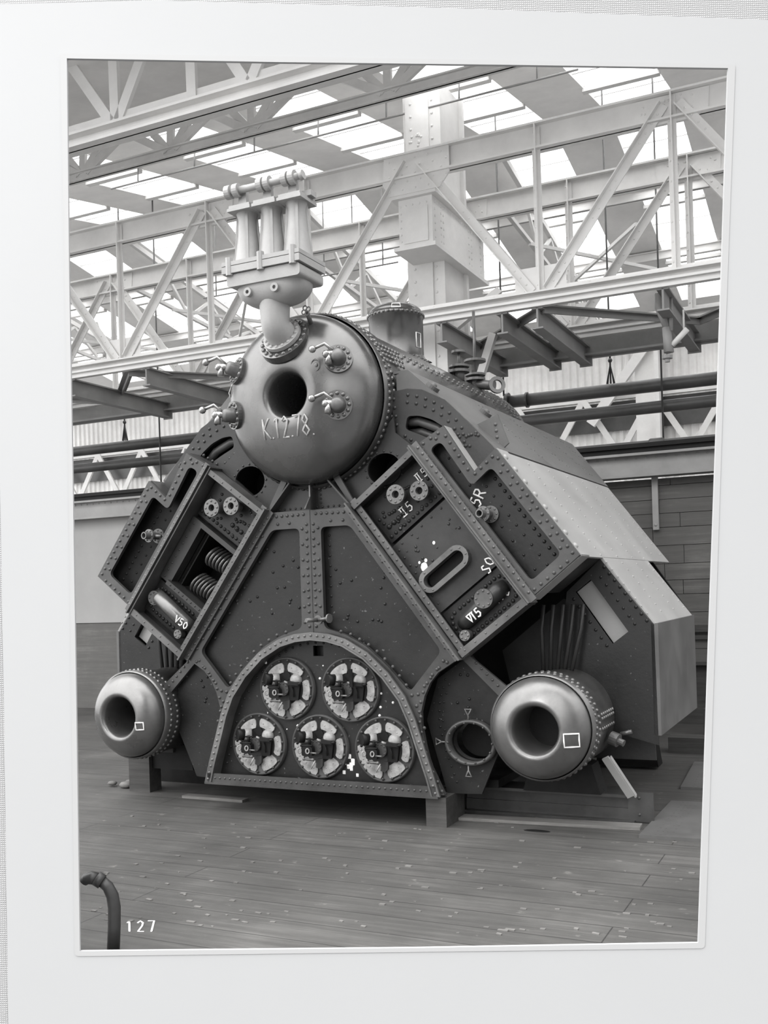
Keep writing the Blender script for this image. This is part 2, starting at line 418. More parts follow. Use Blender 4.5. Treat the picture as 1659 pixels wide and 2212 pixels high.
# ================================================================== girders, column, bracket
ZT0, ZT1, ZB0, ZB1 = 6.98, 7.30, 5.16, 5.40
def ibeam(mb, s0, s1, d, z0, z1, w=0.16, t=0.025):
    mb.box(s0, s1, d - 0.012, d + 0.012, z0, z1)
    mb.box(s0, s1, d - w / 2, d + w / 2, z1 - t, z1); mb.box(s0, s1, d - w / 2, d + w / 2, z0, z0 + t)
def girder(d, nodes, label, mat, rail=True):
    s0, s1 = nodes[0][0], nodes[-1][0]
    t = thing('lattice_girder', label, 'girder', ((s0 + s1) / 2, d, ZB0), 'lattice crane girders across the hall')
    m = MB(); ibeam(m, s0, s1, d, ZT0, ZT1, 0.18); m.build('top_chord', mat, t)
    m = MB(); m.box(s0, s1, d - 0.10, d + 0.10, ZB0, ZB0 + 0.03); m.box(s0, s1, d - 0.03, d - 0.01, ZB0, ZB0 + 0.16)
    m.box(s0, s1, d - 0.14, d + 0.14, ZB0 + 0.08, ZB0 + 0.10); m.box(s0, s1, d - 0.045, d + 0.045, ZB0 - 0.06, ZB0)
    m.rivets((s0, d - 0.03, ZB0 + 0.13), (s1, d - 0.03, ZB0 + 0.13), 0.4, r=0.016); m.build('bottom_chord', mat, t)
    if rail:
        pass
    for s, typ in nodes:
        if abs(s + 1.2) < 0.01: continue
        m = MB(); m.box(s - 0.05, s + 0.05, d - 0.035, d - 0.02, ZB0 + 0.1, ZT1 - 0.05); m.box(s - 0.008, s + 0.008, d - 0.10, d - 0.035, ZB0 + 0.1, ZT1 - 0.03)
        for dz in range(9): m.rivet((s - 0.03, d - 0.035, ZB0 + 0.2 + dz * 0.23), r=0.015)
        m.build('post', mat, t)
        g = MB()
        if typ == 'foot': g.prism([(s - 0.32, ZB0 + 0.06), (s + 0.32, ZB0 + 0.06), (s + 0.32, ZB0 + 0.42), (s - 0.32, ZB0 + 0.42)], d - 0.02, d - 0.008)
        else: g.prism([(s - 0.42, ZT1 - 0.03), (s + 0.42, ZT1 - 0.03), (s + 0.40, ZT0 + 0.02), (s + 0.2, ZT0 - 0.03), (s - 0.2, ZT0 - 0.03), (s - 0.40, ZT0 + 0.02)], d - 0.026, d - 0.012)
        if typ != 'foot':
            for q in range(12): g.rivet((s + random.uniform(-0.36, 0.36), d - 0.026, random.uniform(ZT0 + 0.02, ZT1 - 0.06)), r=0.014)
        g.build('gusset_plate', mat, t)
    for (a, ta), (b, tb) in zip(nodes, nodes[1:]):
        m = MB()
        lo, hi = (a, b) if ta == 'foot' else (b, a); sg = 1 if hi > lo else -1
        p0 = Vector((lo + sg * 0.10, d - 0.04, ZB0 + 0.12)); p1 = Vector((hi - sg * 0.08, d - 0.04, ZT1 - 0.14))
        m.bar(p0, p1, 0.11, 0.016)
        dr = (p1 - p0).normalized(); off = Vector((-dr.z, 0, dr.x)) * 0.05
        m.bar(p0 + off + Vector((0, -0.04, 0)), p1 + off + Vector((0, -0.04, 0)), 0.012, 0.08)
        for q in (0.05, 0.1, 0.15, 0.2, 0.8, 0.85, 0.9, 0.95): m.rivet(p0.lerp(p1, q) + Vector((0, -0.008, 0)), r=0.015)
        for q in (0.4, 0.45, 0.55, 0.6): m.rivet(p0.lerp(p1, q) + Vector((0, -0.008, 0)), r=0.013)
        m.build('diagonal', mat, t)
    return t
base_nodes = [(-10.8 + 1.6 * i, 'apex' if i % 2 == 0 else 'foot') for i in range(10)]
base_nodes = [(-10.8 + 1.6 * i, ('apex' if (i % 2 == 0) else 'foot')) for i in range(10)]
girder(5.0, base_nodes, 'pale grey lattice girder crossing the hall directly in front of the tall riveted column', M_GIRDER)
girder(6.8, [(a - 0.1, b) for a, b in [(-14.0 + 1.6 * i, 'apex' if i % 2 == 0 else 'foot') for i in range(12)]], 'greyer lattice girder behind the column, half hidden by the front girder', M_GIRDER2)

# tall column and its bracket
s0, _ = L(875, 400, 5.6); s1, _ = L(955, 400, 5.6)
t = thing('riveted_column', 'tall riveted steel column rising behind the boiler up to the roof', 'column', ((s0 + s1) / 2, 5.9, 0))
ctop = roofz(5.6) - 0.02
m = MB(); m.box(s0, s1, 5.60, 5.64, 0, ctop); m.box(s0 + 0.04, s1 - 0.16, 5.575, 5.60, 0, ctop - 0.2)
for sx in (s0 + 0.12, s1 - 0.12):
    m.rivets((sx, 5.575 if sx < s1 - 0.16 else 5.60, 4.4), (sx, 5.575 if sx < s1 - 0.16 else 5.60, ctop), 0.17, r=0.02)
for i in range(26): m.rivet((random.uniform(s0 + 0.1, s1 - 0.2), 5.575, random.uniform(7.25, 7.85)), r=0.02)
m.build('face_plate', M_GIRDER2, t)
m = MB(); m.box(s1 - 0.05, s1, 5.64, 6.35, 0, ctop); m.box(s0, s0 + 0.05, 5.64, 6.35, 0, ctop); m.box(s0 + 0.02, s1 + 0.05, 6.28, 6.36, 0, ctop + 0.05); m.build('side_plate', M_GIRDER2, t)
m = MB()
for (p0, p1) in (((s1 - 0.05, 5.9, 3.5), (s1 + 0.55, 5.9, 5.1)), ((s1 - 0.02, 5.9, 5.25), (s1 + 0.55, 6.2, 5.75))): m.bar(p0, p1, 0.10, 0.09)
m.build('brace', M_GIRDER2, t)
t = thing('column_bracket', 'box-shaped riveted bracket on the column carrying the front girder', 'bracket', (-1.22, 5.0, 6.1))
m = MB(); m.box(-1.47, -1.0, 5.02, 6.9, 6.13, 6.74)
m.box(-1.40, -1.06, 5.005, 5.02, 6.17, 6.62)
for z in (6.66,): m.rivets((-1.42, 5.02, z), (-1.03, 5.02, z), 0.09, r=0.015)
m.rivets((-1.44, 5.02, 6.16), (-1.44, 5.02, 6.7), 0.09, r=0.015)
for d in (5.1, 5.3, 5.38, 6.3, 6.4, 6.75): m.rivets((-1.0, d, 6.18), (-1.0, d, 6.72), 0.085, n=(1, 0, 0), r=0.018)
m.rivets((-1.0, 5.1, 6.70), (-1.0, 6.85, 6.70), 0.1, n=(1, 0, 0), r=0.018)
m.build('bracket_box', M_GIRDER, t)
m = MB(); m.box(-1.55, -0.92, 4.95, 6.95, 6.74, 6.79); m.box(-1.52, -0.94, 4.97, 6.92, 6.79, 6.83); m.build('cap_plate', M_GIRDER, t)
m = MB(); m.box(-1.53, -0.95, 4.97, 6.95, 6.08, 6.13); m.build('foot_plate', M_GIRDER, t)
m = MB(); m.prism([(-1.62, 7.28), (-0.72, 7.28), (-0.72, 6.95), (-0.86, 6.78), (-1.55, 6.78), (-1.65, 6.95)], 4.94, 4.965)
for i in range(5):
    for j in range(5): m.rivet((-1.55 + i * 0.18 + (j % 2) * 0.07, 4.94, 6.84 + j * 0.095), r=0.015)
m.build('splice_plate', M_GIRDER, t)

# underframe between the two girders
crossers = [L(1090, 690, 5.1)[0], L(1165, 665, 5.1)[0], L(1435, 640, 5.1)[0], L(325, 810, 5.1)[0], L(165, 850, 5.1)[0], L(960, 720, 5.1)[0]]
names = ['dark cross beam under the girders above the corrugated wall, beside the two thin hangers',
         'short dark cross beam under the girders, second to the right of the column',
         'dark cross beam under the girders beside the hanging chain hook',
         'pale cross beam under the girders left of the steam drum',
         'cross beam under the girders at the far left edge of the view',
         'cross beam under the girders right behind the steam dome']
for s, lb in zip(crossers, names):
    m = MB(); m.box(s - 0.012, s + 0.012, 5.0, 7.3, 4.86, 5.10); m.box(s - 0.07, s + 0.07, 5.0, 7.3, 4.84, 4.86); m.box(s - 0.07, s + 0.07, 5.0, 7.3, 5.08, 5.10)
    m.box(s - 0.09, s + 0.09, 7.3, 7.32, 4.82, 5.10)
    tag(m.build('cross_beam', M_UNDER, base=(s, 5.0, 4.84)), lb, 'beam', 'cross beams under the lattice girders')
t = thing('horizontal_bracing', 'flat lattice of dark bars lying between the two girders', 'bracing', (-4, 5.9, 5.1))
xs = [-14 + 1.6 * i for i in range(12)]
for i, (a, b) in enumerate(zip(xs, xs[1:])):
    m = MB(); m.bar((a, 5.1 if i % 2 else 6.7, 5.12), (b, 6.7 if i % 2 else 5.1, 5.12), 0.14, 0.02, (0, 0, 1)); m.bar((a, 5.1 if i % 2 else 6.7, 5.08), (b, 6.7 if i % 2 else 5.1, 5.08), 0.02, 0.08, (0, 0, 1)); m.build('brace', M_UNDER, t)
m = MB(); ibeam(m, -16, 4, 7.3, 4.95, 5.40, 0.26, 0.03)
tag(m.build('longitudinal_beam', M_UNDER, base=(-6, 7.3, 4.85)), 'dark deep beam running under and behind the rear lattice girder', 'beam')

# top-left near girder
t = thing('roof_girder', 'pale blurred girder high at the top left, nearest to the camera', 'girder', (-3, 2.3, 6.9))
z0 = L(144, 340, 2.3)[1]
m = MB(); m.box(-7, 2.0, 2.22, 2.24, z0, z0 + 0.30); m.box(-7, 2.0, 2.12, 2.34, z0, z0 + 0.03); m.box(-7, 2.0, 2.12, 2.34, z0 + 0.14, z0 + 0.17); m.build('bottom_chord', M_GIRDER, t)
for a, b in ((-3.72, -4.5), (-3.62, -3.0), (-3.66, -3.67), (-1.9, -2.6), (-1.85, -1.2), (-2.6, -2.61), (-5.6, -4.9), (-5.7, -6.4)):
    m = MB(); m.bar((a, 2.22, z0 + 0.2), (b, 2.22, z0 + 1.3), 0.12, 0.05); m.build('diagonal', M_GIRDER, t)
m = MB(); m.box(-7, 2.0, 2.15, 2.3, z0 + 1.2, z0 + 1.4); m.build('top_chord', M_GIRDER, t)

# longitudinal roof truss seen against the skylights
t = thing('roof_truss', 'dark roof truss with fans of struts under the skylights', 'truss', (-5, 4.0, 7.6))
zb = L(144, 400, 4.0)[1]
m = MB(); ibeam(m, -13, 5, 4.0, zb, zb + 0.13, 0.10, 0.02); m.build('bottom_chord', M_GIRDER2, t)  # mid grey instead of dark steel, for a hazy look
for s in (L(370, 345, 4.0)[0], L(545, 297, 4.0)[0], L(180, 390, 4.0)[0], L(1165, 170, 4.0)[0], L(840, 220, 4.0)[0]):
    for ds in (-1.0, -0.55, -0.05, 0.4, 0.85):
        m = MB(); m.bar((s + ds * 0.08, 4.0, zb + 0.1), (s + ds * 1.1, 4.1, roofz(4.1)), 0.10, 0.05); m.build('strut', M_GIRDER2, t)
# second light truss chord and tie rods
for lb, (x0, y0), (x1, y1), d, r in (('thin tie rod running below the skylights above the front girder', (240, 411), (1249, 146), 5.6, 0.014),
                                   ('thin tie rod low between the girders on the left', (440, 880 - 230), (860, 560), 9.0, 0.014)):
    a, za = L(x0, y0, d); b, zb2 = L(x1, y1, d); zc = (za + zb2) / 2
    t = thing('tie_rod', lb, 'tie rod', ((a + b) / 2, d, zc), 'tie rods under the roof')
    m = MB(); m.tube([(a, d, zc), (b, d, zc)], r, 6); m.build('rod', M_UNDER, t)
    k = 7
    for i in range(k):
        s = a + (b - a) * (i + 0.5) / k
        m = MB(); m.tube([(s, d, zc), (s, d + 0.02, roofz(d))], r * 0.8, 6); m.build('hanger', M_UNDER, t)
for i, (px, y0, lb) in enumerate(((547, 150, 'first'), (293, 400, 'second'), (650, 290, 'third'))): pass
t = thing('ridge_beam', 'pale purlin along the roof ridge crossing all the skylights', 'beam', (-5, RD, RZ - 0.2))
m = MB(); ibeam(m, -20, 7, RD, RZ - 0.24, RZ - 0.02, 0.12); m.build('web', M_GIRDER, t)
for d, lb in ((11.4, 'pale purlin under the far roof slope, nearer the ridge'), (13.6, 'pale purlin under the far roof slope, nearer the back wall')):
    m = MB(); ibeam(m, -20, 7, d, roofz(d) - 0.20, roofz(d) - 0.02, 0.10)
    tag(m.build('roof_purlin', M_GIRDER, base=(-5, d, roofz(d) - 0.2)), lb, 'beam')
for i in range(6):                        # rafter trusses under the far slope, in the depth direction
    s = -13.1 + 3.96 * i - 0.2
    t = thing('rafter_truss', ['rafter truss far left over the back of the hall', 'rafter truss left of the safety valve, deep in the hall', 'rafter truss seen just left of the safety valve', 'rafter truss seen right of the safety valve', 'rafter truss seen right of the column, deep in the hall', 'rafter truss at the far right, deep in the hall'][i], 'truss', (s, 13, 7.2), 'rafter trusses below the far roof slope')
    m = MB(); m.bar((s, RD, RZ - 0.3), (s, 16.4, WZ - 0.14), 0.10, 0.08, (1, 0, 0)); m.build('top_chord', M_GIRDER2, t)
    m = MB(); m.bar((s, RD, 8.0), (s, 16.4, WZ - 0.32), 0.07, 0.07, (1, 0, 0)); m.build('bottom_chord', M_GIRDER2, t)
    for j in range(4):
        d = RD + 0.3 + j * 1.6
        m = MB(); zl = 8.0 + (WZ - 0.4 - 8.0) * (d - RD) / (WD - RD)
        m.bar((s, d, zl), (s, d + 0.75, roofz(d + 0.75) - 0.35), 0.06, 0.05, (1, 0, 0)); m.bar((s, d + 1.5, zl - 0.05), (s, d + 0.75, roofz(d + 0.75) - 0.35), 0.06, 0.05, (1, 0, 0)); m.build('web_bar', M_GIRDER2, t)
    m = MB()
    m.bar((s, 10.5, 7.85), (s + 1.9, 13.0, 7.75), 0.06, 0.05); m.bar((s + 1.9, 10.5, 7.85), (s, 13.0, 7.75), 0.06, 0.05); m.build('cross_brace', M_GIRDER2, t)

# ================================================================== back wall steelwork, pipes, runway, screens
t = thing('wall_truss', 'white-painted lattice beam fixed along the corrugated back wall', 'truss', (-2, 16.7, 4.8))
m = MB(); m.box(-22, 5, 16.6, 16.75, 6.04, 6.16); m.build('top_chord', M_GIRDER, t)
m = MB(); m.box(-22, 5, 16.6, 16.75, 4.68, 4.80); m.build('bottom_chord', M_GIRDER, t)
cw = L(1415, 900, 16.7)[0]
for i in range(14):
    a = cw - 1.65 * i + 1.65
    m = MB(); m.bar((a, 16.62, 6.1), (a - 0.82 if i % 1 == 0 else a, 16.62, 4.74), 0.14, 0.06); m.build('diagonal', M_GIRDER, t)
    m = MB(); m.bar((a - 1.65, 16.60, 6.1), (a - 0.82, 16.60, 4.74), 0.14, 0.06); m.build('diagonal', M_GIRDER, t)
m = MB(); m.box(-22, 5, 16.86, 16.92, 5.35, 6.03)  # dark strip added where the wall has its dark openings
tag(m.build('wall_opening_strip', M_PIPE, base=(-8, 16.9, 5.35)), 'long dark strip in place of openings along the corrugated wall behind the white lattice beam', 'panel')
for k, (s, lb) in enumerate(((cw - 0.1, 'pale wall post behind the pipes at the right'), (cw - 5.5, 'pale wall post hidden beside the steam drum'), (cw - 11.0, 'pale wall post behind the pipes at the left'))):
    m = MB(); m.box(s - 0.28, s + 0.28, 16.45, 16.6, 0, WZ); m.box(s + 0.2, s + 0.3, 16.2, 16.6, 0, WZ)
    tag(m.build('wall_post', M_GIRDER, base=(s, 16.5, 0)), lb, 'column', 'wall posts along the back wall')
m = MB(); z = L(1120, 760, 16.8)[1]; m.box(-22, cw, 16.7, 16.86, z - 0.08, z + 0.05)
tag(m.build('wall_rail', M_GIRDER, base=(-8, 16.8, z)), 'pale horizontal rail across the upper corrugated wall', 'rail')
m = MB(); a, za = L(1275, 880, 16.4); b, zb3 = L(1395, 745, 16.4); m.bar((a, 16.4, za - 0.4), (b + 0.1, 16.4, zb3 + 0.1), 0.22, 0.12)
tag(m.build('wall_brace', M_GIRDER, base=(a, 16.4, za)), 'sloping pale brace on the corrugated wall at the right', 'brace')

PZ1, PZ2, PD = 4.58, 4.265, 8.0
def pipe(s0, s1, z, r, lb, flange):
    t = thing('service_pipe', lb, 'pipe', ((s0 + s1) / 2, PD, z), 'thick dark pipes hung across the hall')
    m = MB(); m.tube([(s0, PD, z), (s1, PD, z)], r, 18); m.build('pipe_run', M_PIPE, t)
    for f in flange:
        m = MB(); m.cyl((f, PD, z), (1, 0, 0), r * 1.5, 0.05); m.cyl((f + 0.32, PD, z), (1, 0, 0), r * 1.25, 0.03); m.build('flange', M_PIPE, t)
pipe(-1.08, 4.6, PZ1, 0.095, 'upper thick dark pipe, its flanged end just right of the drum casing', [-1.1])
pipe(-1.3, 4.6, PZ2, 0.088, 'lower thick dark pipe right of the boiler, below the flanged one', [])
pipe(-15, -5.4, PZ1, 0.095, 'upper thick pipe at the left edge, behind the boiler casing', [])
pipe(-15, -5.4, PZ2 - 0.02, 0.088, 'lower thick pipe at the left edge, behind the boiler casing', [])
for px, ytop, d, zb4, lb in ((1320, 640, 7.9, PZ1 + 0.08, 'hanger rod with a fork holding the upper right pipe at its middle'),
                             (1088, 700, 7.9, PZ1 + 0.08, 'thin hanger rod over the flanged end of the upper pipe'),
                             (1430, 640, 7.85, 3.6, 'long thin rod passing in front of both pipes at the right'),
                             (267, 830, 7.9, PZ1 + 0.08, 'hanger rod with a fork over the upper left pipe'),
                             (342, 830, 7.85, 3.6, 'long thin rod passing in front of both left pipes')):
    s, _ = L(px, 850, d)
    t = thing('hanger_rod', lb, 'rod', (s, d, zb4), 'thin rods hanging from the girders')
    m = MB(); m.tube([(s, d, zb4), (s, d, roofz(d) + 0.02)], 0.014, 6); m.build('rod', M_PIPE, t)
    if 'fork' in lb:
        m = MB(); m.tube([(s - 0.05, d, zb4), (s, d, zb4 + 0.3), (s + 0.05, d, zb4)], 0.018, 6); m.sphere((s, d, zb4 + 0.34), 0.035, 8); m.build('fork', M_PIPE, t)
zt = L(1400, 955, 6.6)[1]; a = L(1245, 970, 6.6)[0]
t = thing('conduit_pipe', 'thin dark pipe with a screwed coupling right of the boiler roof plate', 'pipe', (a, 6.6, zt))
m = MB(); m.tube([(a - 1.2, 6.6, zt), (4, 6.6, zt)], 0.024, 10); m.build('pipe_run', M_PIPE, t)
cpl = L(1418, 950, 6.6)[0]
m = MB(); m.tube([(cpl - 0.1, 6.6, zt), (cpl - 0.08, 6.6, zt), (cpl + 0.08, 6.6, zt), (cpl + 0.1, 6.6, zt)], [0.03, 0.045, 0.045, 0.03], 12); m.build('coupling', M_PIPE, t)

# runway girder and boarded screen
def runway(s0, s1, lb):
    t = thing('runway_girder', lb, 'girder', ((s0 + s1) / 2, 5.5, 3.0), 'low runway girders between the columns')
    m = MB(); m.box(s0, s1, 5.50, 5.53, 3.02, 3.28); m.box(s0, s1, 5.40, 5.63, 3.26, 3.29); m.box(s0, s1, 5.40, 5.63, 3.0, 3.03)
    m.rivets((s0, 5.5, 3.235), (s1, 5.5, 3.235), 0.12, r=0.014); m.build('web', M_RUNWAY, t)
    m = MB(); m.box(s0 - 0.3, s1, 5.46, 5.56, 3.36, 3.41); m.box(s0, s1, 5.5, 5.52, 3.29, 3.36); m.build('rail', M_BLACK, t)
    return t
runway(0.6, 5.0, 'low grey runway girder with a rail, right of the boiler'); runway(-12, -4.2, 'low grey runway girder at the left, behind the boiler')
t = thing('plank_screen', 'dark grey boarded wall of wide planks right of the boiler', 'wall', (2.6, 5.62, 0))
zz = 0.75; k = 0
while zz < 2.95:
    h = random.choice((0.17, 0.2, 0.22, 0.24)); cut = random.uniform(1.5, 2.4)
    m = MB(); m.box(0.0, cut, 5.62 + random.uniform(0, 0.01), 5.66, zz, min(2.98, zz + h - 0.006)); m.box(cut + 0.006, 5.0, 5.62 + random.uniform(0, 0.012), 5.66, zz, min(2.98, zz + h - 0.006)); m.build('plank', M_PLANK, t)
    zz += h
m = MB(); m.box(0.0, 5.0, 5.60, 5.66, 0.72, 0.76); m.box(0.0, 5.0, 5.55, 5.70, 1.12, 1.20); m.box(0.0, 5.0, 5.58, 5.66, 1.03, 1.08); m.build('rail', M_TIMBER, t)
m = MB(); m.box(0.0, 5.0, 5.70, 5.74, 0.0, 2.99); m.build('gap_light_block', M_TIMBER, t)  # added dark sheet behind the planks, keeps light out of their gaps
m = MB(); s = L(1415, 1060, 5.58)[0]; m.box(s - 0.035, s + 0.035, 5.56, 5.61, 2.36, 3.0); m.rivet((s, 5.56, 2.42), r=0.02); m.build('strap', M_RUNWAY, t)
t = thing('sheet_screen', 'smooth pale grey sheet screen at the left edge, behind the boiler', 'wall', (-8, 5.6, 0))
m = MB(); m.box(-13, -3.6, 5.60, 5.64, 1.36, 3.0); m.build('upper_sheet', M_SCREEN, t)
m = MB(); m.box(-13, -3.6, 5.62, 5.66, 0, 1.36); m.build('lower_sheet', M_PLANK, t)
# timbers lying at the right behind the boiler
for (x0, x1, d0, d1, z0, z1, lb) in ((1.6, 4.4, 4.6, 4.85, 0.0, 0.32, 'long dark timber baulk on the floor right of the mud drum'),
                                     (2.0, 4.4, 4.2, 4.42, 0.32, 0.42, 'pale board resting near the long timber baulk at the right'),
                                     (1.4, 3.6, 3.55, 3.8, 0.0, 0.16, 'low timber on the floor behind the right mud drum')):
    m = MB()
    if z0 > 0.1: z0, z1, d0, d1 = 0.32, 0.40, 4.62, 4.84
    m.box(x0 + 0.6, x1, d0, d1, z0, z1)
    tag(m.build('timber_baulk', M_TIMBER if z0 < 0.1 else M_TIMBERPALE, base=((x0 + x1) / 2, d0, z0)), lb, 'timber', 'timbers lying right of the boiler')

# chain hook hanging at right
s, z = L(1440, 720, 5.4)
t = thing('chain_hook', 'iron hook block hanging below the girders at the right', 'hook', (s, 5.4, z))
ztop = ZB0 - 0.02
m = MB(); m.tube([(s - 0.05, 5.4, ztop), (s - 0.07, 5.4, ztop - 0.15), (s, 5.4, ztop - 0.4)], [0.08, 0.06, 0.04], 8); m.tube([(s + 0.06, 5.4, ztop), (s + 0.05, 5.4, ztop - 0.45)], 0.025, 8); m.build('shank', M_UNDER, t)
zb5 = L(1440, 775, 5.4)[1]
m = MB(); m.tube([(s, 5.4, ztop - 0.4), (s + 0.02, 5.4, ztop - 0.7), (s, 5.4, zb5 + 0.08)], [0.05, 0.06, 0.03], 8); m.cyl((s, 5.4, zb5), (0, 0, 1), 0.06, 0.04, 10); m.cyl((s, 5.4, zb5 - 0.04), (0, 0, 1), 0.03, 0.05, 8); m.build('hook_block', M_UNDER, t)
m = MB(); m.tube([(s + 0.06, 5.4, zb5 + 0.15), (s + 0.24, 5.4, zb5 + 0.32)], 0.035, 8); m.tube([(s + 0.2, 5.4, zb5 + 0.3), (s + 0.2, 5.4, zb5 + 0.55)], 0.012, 6); m.build('lever', M_GIRDER2, t)

# ================================================================== the boiler
B = thing('water_tube_boiler', 'huge riveted marine water-tube boiler with steam drum, two mud drums and five burners', 'boiler', (0, 0, 0))
def part(mb, name, mat, par=None, label=None): return mb.build(name, mat, par or B, label=label)
def mir(poly, k): return [(k * a, b) for a, b in poly]

# --- front plate with two window openings
ctop_y = 2.365
curve = [(1.215, 1.235), (1.12, 1.175), (1.03, 1.12), (0.965, 1.045), (0.915, 0.945), (0.885, 0.83), (0.885, 0.74), (0.91, 0.59), (0.945, 0.45), (1.05, 0.235)]
arch_in = [(0.0, 1.375), (0.14, 1.362), (0.275, 1.325), (0.45, 1.228), (0.61, 1.082), (0.735, 0.92), (0.805, 0.765), (0.868, 0.57), (0.935, 0.37), (0.975, 0.226)]
arch_full = [(-a, b) for a, b in reversed(arch_in[1:])] + arch_in
outer = [(0, ctop_y), (0.37, 2.36)] + curve + [(0.975, 0.235)] + [p for p in reversed(arch_in[1:-1])] + [(0, 1.375)]
half = outer
full = [(0.37, 2.36)] + curve + [(0.975, 0.23)] + list(reversed(arch_in[:-1])) + [(-a, b) for a, b in arch_in[1:-1]] + [(-0.975, 0.23)] + [(-a, b) for a, b in reversed(curve)] + [(-0.37, 2.36)]
win = rounded([(0.095, 2.225), (0.345, 2.225), (1.06, 1.275), (0.80, 0.975), (0.62, 1.17), (0.45, 1.315), (0.275, 1.405), (0.098, 1.455)], 0.045)
m = MB(); m.prism(full, -0.02, 0.02, [win, mir(win, -1)])
for k in (1, -1):
    m.rivets((k * 0.03, -0.02, 2.33), (k * 0.37, -0.02, 2.325), 0.052); m.rivets((k * 0.13, -0.02, 2.27), (k * 0.34, -0.02, 2.265), 0.11)
    for sx in (0.03, 0.07): m.rivets((k * sx, -0.02, 1.44), (k * sx, -0.02, 2.28), 0.055 if sx < 0.05 else 0.12)
    m.rivets((k * 0.40, -0.02, 2.22), (k * 1.12, -0.02, 1.26), 0.10, r=0.013)
    m.rivet_path([(k * a * 0.985, -0.02, b + 0.02) for a, b in curve], 0.075)
    m.rivet_path([(k * (a + 0.062), -0.02, b + 0.075) for a, b in arch_in[1:8]], 0.085, r=0.015)
    m.rivets((k * 1.10, -0.02, 1.235), (k * 0.84, -0.02, 0.93), 0.075)
m.box(-0.004, 0.004, -0.024, -0.02, 1.40, 2.36)
part(m, 'front_plate', M_FRAME)
# recessed panels behind the two openings
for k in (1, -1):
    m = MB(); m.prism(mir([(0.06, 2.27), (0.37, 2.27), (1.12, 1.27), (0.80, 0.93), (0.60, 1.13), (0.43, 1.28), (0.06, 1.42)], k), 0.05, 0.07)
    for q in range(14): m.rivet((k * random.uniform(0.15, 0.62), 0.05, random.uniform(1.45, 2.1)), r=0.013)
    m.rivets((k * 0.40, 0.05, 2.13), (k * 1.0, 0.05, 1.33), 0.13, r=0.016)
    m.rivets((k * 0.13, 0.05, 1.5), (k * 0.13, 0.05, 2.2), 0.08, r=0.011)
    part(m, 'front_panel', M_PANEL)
m = MB(); s, z = 0.10, 1.52
m.tube([(s, 0.05, z), (s, -0.10, z)], 0.02, 10); m.cyl((s, -0.10, z), (0, -1, 0), 0.035, 0.015, 14); m.tube([(s, -0.12, z), (s + 0.10, -0.13, z + 0.01)], 0.012, 8); m.cyl((s + 0.10, -0.13, z + 0.01), (1, -0.2, 0), 0.035, 0.012, 14); m.tube([(s, -0.1, z), (s - 0.04, -0.22, z)], 0.016, 8)
part(m, 'test_cock', M_EDGE)

# --- arch angle iron, base angle, burner plate
arch_out = []
n = len(arch_full)
for i, (a, b) in enumerate(arch_full):
    p0, p1 = Vector(arch_full[max(0, i - 1)]), Vector(arch_full[min(n - 1, i + 1)])
    tg = (p1 - p0).normalized(); nn = Vector((-tg.y, tg.x)); arch_out.append((a + nn.x * 0.05, b + nn.y * 0.05))
arch_out[0] = (-1.03, 0.226); arch_out[-1] = (1.03, 0.226)
m = MB(); m.prism(arch_full + arch_out[::-1], -0.06, -0.04)
rim = [(a, b) for a, b in arch_full]; rin = []
for i, (a, b) in enumerate(arch_full):
    p0, p1 = Vector(arch_full[max(0, i - 1)]), Vector(arch_full[min(n - 1, i + 1)])
    tg = (p1 - p0).normalized(); nn = Vector((-tg.y, tg.x)); rin.append((a - nn.x * 0.012, b - nn.y * 0.012))
m.prism(rim + rin[::-1], -0.07, 0.10)
mid = [((a + c) / 2, -0.06, (b + e) / 2) for (a, b), (c, e) in zip(arch_full, arch_out)]
m.rivet_path(mid, 0.055, r=0.012)
part(m, 'arch_angle', M_EDGE)
m = MB(); m.box(-1.0, 1.0, -0.06, -0.045, 0.226, 0.30); m.box(-1.02, 1.02, -0.075, 0.10, 0.215, 0.23); m.rivets((-0.95, -0.06, 0.265), (0.95, -0.06, 0.265), 0.048, r=0.01)
part(m, 'base_angle', M_FRAME)
m = MB(); sq = [(-0.045, 1.235), (0.045, 1.235), (0.045, 1.315), (-0.045, 1.315)]
holes = [sq]
m.prism([(0.985, 0.23)] + [p for p in arch_full[::-1]] + [], 0.05, 0.07, holes)
m.box(-0.05, 0.05, 0.12, 0.13, 1.22, 1.33)
m.rivet_path([(a * 0.955, 0.05, b - 0.035) for a, b in arch_full[1:-1]], 0.07, r=0.011)
part(m, 'burner_plate', M_PANEL)
m = MB()
for i in range(60):
    a = random.uniform(-0.8, 0.8); b = random.uniform(0.36, 1.2)
    if abs(a) > 0.95 - b * 0.35: continue
    m.rivet((a, 0.05, b), r=random.uniform(0.006, 0.012))
for i in range(16): m.sphere((0.26 + random.gauss(0, 0.035), 0.052, 0.39 + random.gauss(0, 0.05)), random.uniform(0.012, 0.03), 6, (1, 0.12, 1))
part(m, 'plaster_splash', M_CHALK, label='white plaster splashes between the burners')

